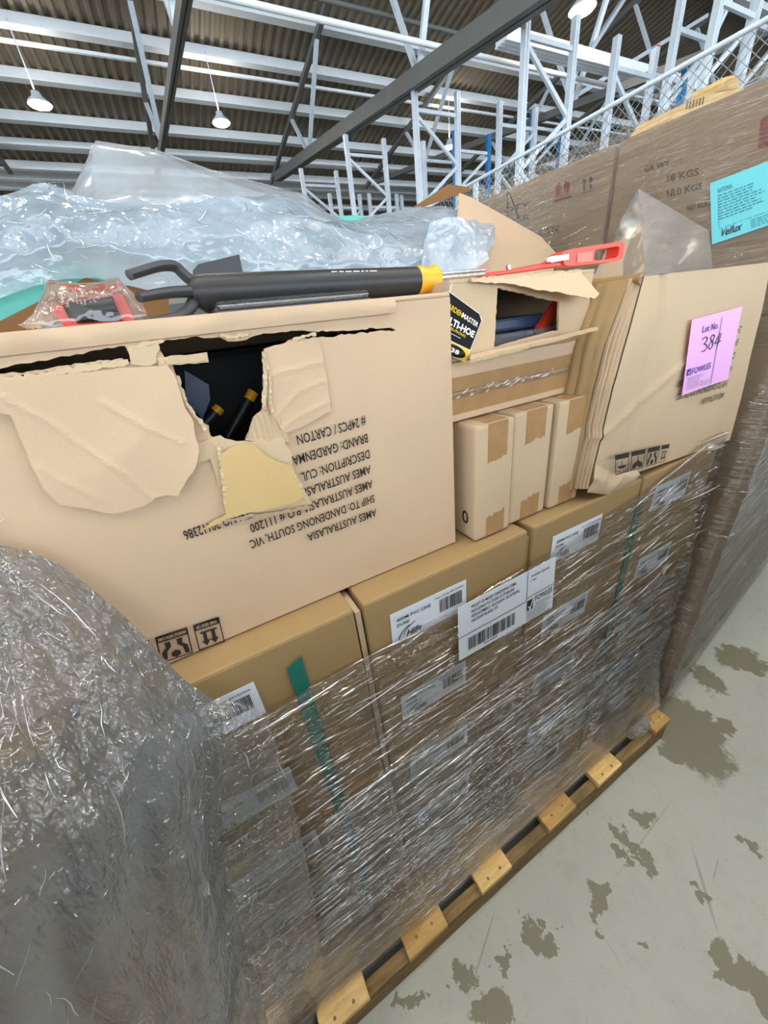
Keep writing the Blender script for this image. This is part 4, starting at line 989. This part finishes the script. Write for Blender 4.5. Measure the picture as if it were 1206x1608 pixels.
# left side: buckled in vertical pleats
def sidep(u, v):
    a = frontp(0, v)+V((-.026*min(1, v*3+.1), .022, 0)); n_ = .38; p = a+V((-.012*math.sin(u*9)-.02*u*(1-abs(v-.4)), u*n_, 0))
    pl = .006*abs(math.sin(u*64+v*1.6+.5*math.sin(v*4)))*math.exp(-u*1.4)*(.4+.6*math.sin(v*math.pi))*min(1, u*20)
    tp = .025*math.exp(-((v)/.05)**2)*0
    return p+V((-pl, 0, 0))+V((.004*noise.noise(p*12)*min(1, u*20), 0, 0))
for k_ in range(4):
    def lay(u, v, k=k_):
        sh_ = min(1, v*3+.12)*(1-.25*v); q = frontp(0, v)+V((-.0068*(k+.6)*sh_, .0045*(k+.6)+.07*u, 0))
        return q+V((.0025*noise.noise(V((k*3, 0, v*5)))+.010*u*(k-1), 0, 0))
    gg = grid(lay, 6, 50); nb_ = len(gg.v); grid(lambda u, v: lay(u, v)+V((.0036, .0, 0)), 6, 50, mb=gg)
    for j in range(50): gg.f.append((j*7, (j+1)*7, nb_+(j+1)*7, nb_+j*7))
    gg.build('folded_layer', 'white_kraft', t)
g = grid(sidep, 90, 50); g.build('pleated_side_panel', 'kraft', t, True)
MB().add([FRr[0]+V((0, .004, 0)), FRr[-1]+V((0, .004, 0)), V((BKr-.012, yR+.38, ZC0+.002)), V((BKr-.012, yR+.38, 1.62))], [(0, 1, 2, 3)]).build('side_panel', 'white_kraft', t)
MB().add([frontp(0, 0), frontp(1, 0), V((BKr-.012, yR+.38, 1.622)), sidep(1, 0)], [(0, 1, 2, 3)]).build('top_panel', 'white_kraft', t)
MB().add([sidep(1, 0), sidep(1, 1), V((BKr-.012, yR+.38, ZC0+.002)), V((BKr-.012, yR+.38, 1.622))], [(0, 1, 2, 3)]).build('back_panel', 'white_kraft', t)
MB().add([frontp(0, 1), frontp(1, 1), V((BKr-.012, yR+.38, ZC0+.002)), sidep(1, 1)], [(0, 1, 2, 3)]).build('bottom_panel', 'white_kraft', t)
def lipt(u, v):
    A, B = P(1010, 433, yR), P(905, 446, yR+.25); p = A.lerp(B, u); return p+V((-.012*math.sin(v*math.pi), 0, -.020*v+.004+.002*fold(p, 12, 2)))
grid(lipt, 30, 8).build('rolled_top_lip', 'kraft', t, True)
def foot(u, v):
    A = [P(*q, yR-.004) for q in ((918, 772), (950, 776), (978, 764), (1003, 748))]; B = [P(*q, yR-.01) for q in ((935, 728), (958, 742), (975, 742), (1000, 738))]
    p = curve_at(A, u).lerp(curve_at(B, u), v); return p+V((0, -.005*math.sin(v*math.pi)-.005*fold(p, 26, 3), 0))
grid(foot, 40, 14).build('crushed_bottom_corner', 'white_kraft', t, True)
mk = lambda a, b, h: Card(P(*a, yR), P(*b, yR), P(*a, yR)+V((0, 0, -h)), P(*b, yR)+V((0, 0, -h)), nC, .004)
for s, a, b in (('AMES AUSTRALASIA', (1136, 615), (1100, 626)), ('SHIP TO: DANDENONG SOUTH, VIC', (1141, 597), (1062, 618)), ('AMES AUSTRALASIA P.O # 111200', (1148, 574), (1062, 598)), ('DESCRIPTION', (1152, 553), (1100, 568)), ('BRAND: GARDENMASTER', (1157, 532), (1085, 552)), ('24PCS / CARTON', (1162, 512), (1100, 528))):
    mk(a, b, .014).text(s, 0, 0, 1, 1, .01).ink('lettering', 'ink', t)
# shipping marks, inverted: arrows at the right
c = Card(P(1043, 694, yR), P(955, 712, yR), P(1036, 722, yR), P(956, 744, yR), nC, .014)
for kd, u0_, u1_ in (('up', .02, .18), ('hand', .21, .44), ('hook', .48, .73), ('rain', .77, 1.0)): picto(c, kd, u0_, .02, u1_, .98)
# title strips belong at the upper edge of this print
c.ink('shipping_marks', 'ink', t)
yP = yR-.008
c = Card(P(1071, 621, yP), P(1143, 595, yP), P(1087, 502, yP), P(1166, 481, yP), nC, .001)
tg = thing('lot_tag', c.c[0], 'pink lot number tag stuck on the crumpled carton', 'tag')
c.sheet('paper', 'pink_paper', tg)
c.text('Lot No.', .22, .80, .54, .085, .012).text('FOWLES', .13, .27, .52, .085, .01).rect(.58, .02, .59, .93).shape([(.03, .27), (.11, .27), (.11, .36), (.03, .36)])
c.ink('blue_lettering', 'blue_ink', tg)
c.stroke([(.24, .71), (.30, .735), (.35, .71), (.34, .67), (.29, .645), (.34, .63), (.37, .59), (.33, .545), (.26, .55)], .012, .75)
c.stroke([(.50, .71), (.45, .735), (.41, .71), (.43, .67), (.48, .63), (.48, .57), (.44, .545), (.40, .57), (.41, .62), (.47, .66), (.50, .71)], .012, .75)
c.stroke([(.60, .73), (.52, .60), (.66, .62)], .012, .75).stroke([(.63, .72), (.58, .54)], .012, .75).ink('handwritten_number', 'ink', tg)
c.lines(.06, .22, .40, 7, .026, .009, 5).lines(.36, .10, .56, 3, .026, .009, 6).ink('small_print', 'grey_ink', tg)
c.off = .0016; c.shape([(.045, .31), (.06, .33), (.07, .30), (.10, .355), (.105, .35), (.072, .28)]).ink('tick_logo', 'pink_paper', tg)

# ================================================================== BACK ROW: two open cartons
def carton_shell(t, x0, x1, y0, y1, z0, z1, mat, mfront=None):
    MB().box((x0, y0, z0), (x1, y0+.005, z1)).build('wall_panel', mat, t)
    MB().box((x0, y1-.005, z0), (x1, y1, z1)).build('wall_panel', mat, t)
    MB().box((x0, y0+.005, z0), (x0+.005, y1-.005, z1)).build('wall_panel', mat, t)
    MB().box((x1-.005, y0+.005, z0), (x1, y1-.005, z1)).build('wall_panel', mat, t)
    MB().box((x0, y0, z0-.004), (x1, y1, z0)).build('bottom_panel', mat, t)
t = thing('open_teal_carton', (.1, 1.2, .13), 'open teal printed carton under the white plastic sheet', 'carton')
carton_shell(t, -.45, .62, .982, 1.42, .134, 1.60, 'teal_card')
yk = .93
MB().poly([P(x, y, yk) for x, y in ((-40, 525), (0, 504), (134, 436), (182, 447), (265, 455), (265, 500), (120, 500), (-40, 540))], (0, .004, 0)).build('brown_flap', 'brown_kraft', t)
MB().poly([P(x, y, yk+.02) for x, y in ((-60, 470), (60, 425), (170, 405), (180, 440), (134, 448), (0, 512), (-60, 545))], (0, .004, 0)).build('teal_flap', 'teal_card', t)
MB().poly([P(x, y, 1.30) for x, y in ((480, 342), (560, 338), (650, 346), (640, 372), (480, 372))], (0, .004, 0)).build('teal_flap', 'teal_card', t)
t = thing('open_brown_carton', (.95, 1.15, .13), 'open brown carton with raised flaps behind the red tool', 'carton')
carton_shell(t, .66, 1.20, .982, 1.30, .134, 1.66, 'white_kraft')
def fr(px, Y0, Y1, name, mat):
    n = len(px); pts = [V((P(x, y, Y).x, P(x, y, Y).z)) for x, y, Y in px]
    MB().poly([P(x, y, Y) for x, y, Y in px], (0, .005, 0)).build(name, mat, t)
fr(((722, 303, 1.0), (740, 310, 1.0), (800, 343, 1.0), (850, 372, 1.0), (872, 396, 1.0), (868, 440, .99), (745, 455, .985), (716, 440, .985), (718, 360, .99)), 1, 1, 'pale_flap', 'pink_kraft')
fr(((648, 326, 1.16), (704, 289, 1.2), (738, 294, 1.2), (738, 300, 1.18), (690, 316, 1.16), (655, 328, 1.15)), 1, 1, 'dark_flap', 'brown_kraft')  # deeper brown board than the pale flap

# ================================================================== WHITE PLASTIC SHEET heaped over the back row
TOP = [(-60, 378), (0, 352), (25, 338), (60, 324), (85, 315), (112, 318), (150, 322), (200, 325), (250, 322), (330, 318), (400, 322), (470, 330), (520, 345), (560, 350), (620, 342), (680, 336), (730, 340), (750, 372), (752, 400)]
BOT = [(-60, 500), (0, 468), (50, 450), (100, 438), (150, 436), (200, 448), (250, 460), (310, 462), (370, 462), (420, 462), (480, 462), (530, 462), (580, 462), (620, 462), (650, 458), (680, 448), (715, 440), (738, 428), (752, 412)]
def heap(u, v):
    a = curve_at([P(x, y, 1.12) for x, y in TOP], u); b = curve_at([P(x, y, .915) for x, y in BOT], u)
    if v <= .72:
        k = v/.72; p = b.lerp(a, k); bul = math.sin(k*math.pi)*.05
        p += V((0, -bul, bul*.35))
    else:
        k = (v-.72)/.28; p = a+V((0, k*.30, -k*.16))
    e = min(1, v*8, (1-v)*8)
    c_ = (.030*fold(V((p.x, p.y*.7, p.z)), 4.0, 4)+.012*fold(p, 9, 6)+.004*fold(p, 22, 8))*e
    return p+V((0, -c_*.9, c_*.45))
gh = ridges(grid(heap, 190, 90), 250, pick_grid(lambda u, v: heap(u, v*.72)), 15, .01, .07, .0006, .0016, .8, .002)
label(gh.build('plastic_sheet', 'white_film', smooth=True, mat2='crease'), 'crumpled white plastic sheet heaped behind the torn carton', 'plastic sheet')
PK_T = [(95, 322), (120, 290), (150, 222), (190, 228), (245, 236), (290, 252), (335, 268), (400, 285), (470, 303), (520, 342)]
PK_B = [(90, 350), (125, 360), (160, 372), (200, 376), (250, 378), (300, 376), (350, 374), (400, 370), (470, 362), (525, 352)]
def peak(u, v):
    a = curve_at([P(x, y, 1.2) for x, y in PK_T], u); b = curve_at([P(x, y, 1.0) for x, y in PK_B], u); p = a.lerp(b, v)
    e = min(1, v*5+.15); c_ = (.016*fold(p, 4, 8)+.006*fold(p, 10, 2))*e; return p+V((0, -c_-.05*math.sin(v*math.pi)*math.sin(u*math.pi), c_*.2))
label(grid(peak, 130, 60).build('plastic_sheet', 'peak_film', smooth=True), 'stiff pointed plastic sheet standing up at the back left', 'plastic sheet')
def skirt(u, v):
    a = curve_at([P(x, y, .90) for x, y in ((672, 352), (690, 345), (715, 343), (742, 352), (753, 380))], u); b = curve_at([P(x, y, .86) for x, y in ((650, 445), (680, 442), (710, 434), (740, 424), (762, 408))], u)
    p = a.lerp(b, v); return p+V((0, -.016*fold(p, 6, 11)-.005*fold(p, 15, 2), 0))
label(grid(skirt, 60, 40).build('plastic_sheet', 'white_film', smooth=True), 'short fold of white plastic hanging over the pale cardboard flap', 'plastic sheet')

# ================================================================== LOOSE FILM at the lower left
RB_ = [(-30, 838, .440), (0, 856, .440), (45, 866, .436), (90, 886, .430), (145, 928, .422), (200, 972, .414), (245, 1015, .405), (290, 1060, .392), (325, 1083, .386), (345, 1100, .382), (352, 1160, .378), (345, 1230, .376), (350, 1320, .374), (370, 1420, .372), (400, 1520, .370), (430, 1640, .366)]
LB_ = [(-60, 850, .435)]+[(-90-5*i, 870+i*58, .425-.016*i) for i in range(15)]
def bunch(u, v):
    a = curve_at([P(*q) for q in LB_], v); b = curve_at([P(*q) for q in RB_], v); p = a.lerp(b, u)
    bul = .05*math.sin(u*math.pi)*min(1, v*2.5); q = p+V((0, -bul, 0))
    e = min(1, v*10, (1-u)*10+.25); c_ = (.008*fold(V((q.x, q.y, q.z*.35)), 7, 2)+.004*fold(V((q.x*1.5, q.y, q.z*.4)), 16, 5))*e
    drape = .012*math.sin(u*24+3*v+2*noise.noise(q*4))*min(1, v*2)*(1-v*.4)
    return q+V((0, -c_-drape, c_*.3))
gb = grid(bunch, 170, 190); ridges(gb, 900, pick_grid(lambda u, v: bunch(u, v*v*.75), 1), 11, .003, .012, .0006, .0018, 1.2, .001); ridges(gb, 90, pick_grid(bunch, 1), 12, .02, .09, .0006, .0014, .2, .002)
label(gb.build('loose_film', 'milky', smooth=True, mat2='crease'), 'big crumpled milky film hanging loose at the lower left', 'plastic film')
RC_ = [(345, 1098, .376), (372, 1098, .374), (398, 1108, .372), (418, 1128, .370), (436, 1175, .368), (452, 1225, .366), (464, 1280, .365), (478, 1340, .364), (490, 1400, .363), (500, 1470, .362), (512, 1540, .360), (520, 1600, .358), (522, 1650, .356)]
LC_ = [(335, 1095, .378), (310, 1120, .372), (290, 1160, .366), (285, 1200, .362), (285, 1250, .358), (290, 1300, .354), (290, 1360, .35), (300, 1420, .348), (310, 1480, .346), (320, 1540, .344), (330, 1600, .342), (335, 1650, .34), (340, 1680, .34)]
def flapf(u, v):
    a = curve_at([P(*q) for q in LC_], v); b = curve_at([P(*q) for q in RC_], v); p = a.lerp(b, u)
    c_ = crumple(V((p.x*1.6, p.y, p.z*.7)), .010, 21, 13)*min(1, (1-u)*8+.3); return p+V((c_*.3, -c_-.01*math.sin(u*math.pi), 0))
gf = grid(flapf, 90, 150); ridges(gf, 450, pick_grid(lambda u, v: flapf(u, v*v*.8), 1), 13, .003, .014, .0006, .0016, 1.2, .001); ridges(gf, 60, pick_grid(flapf, 1), 14, .02, .08, .0006, .0013, .3, .003)
label(gf.build('loose_film', 'clear', smooth=True, mat2='crease'), 'clear wrinkled film edge hanging over the first box column', 'plastic film')
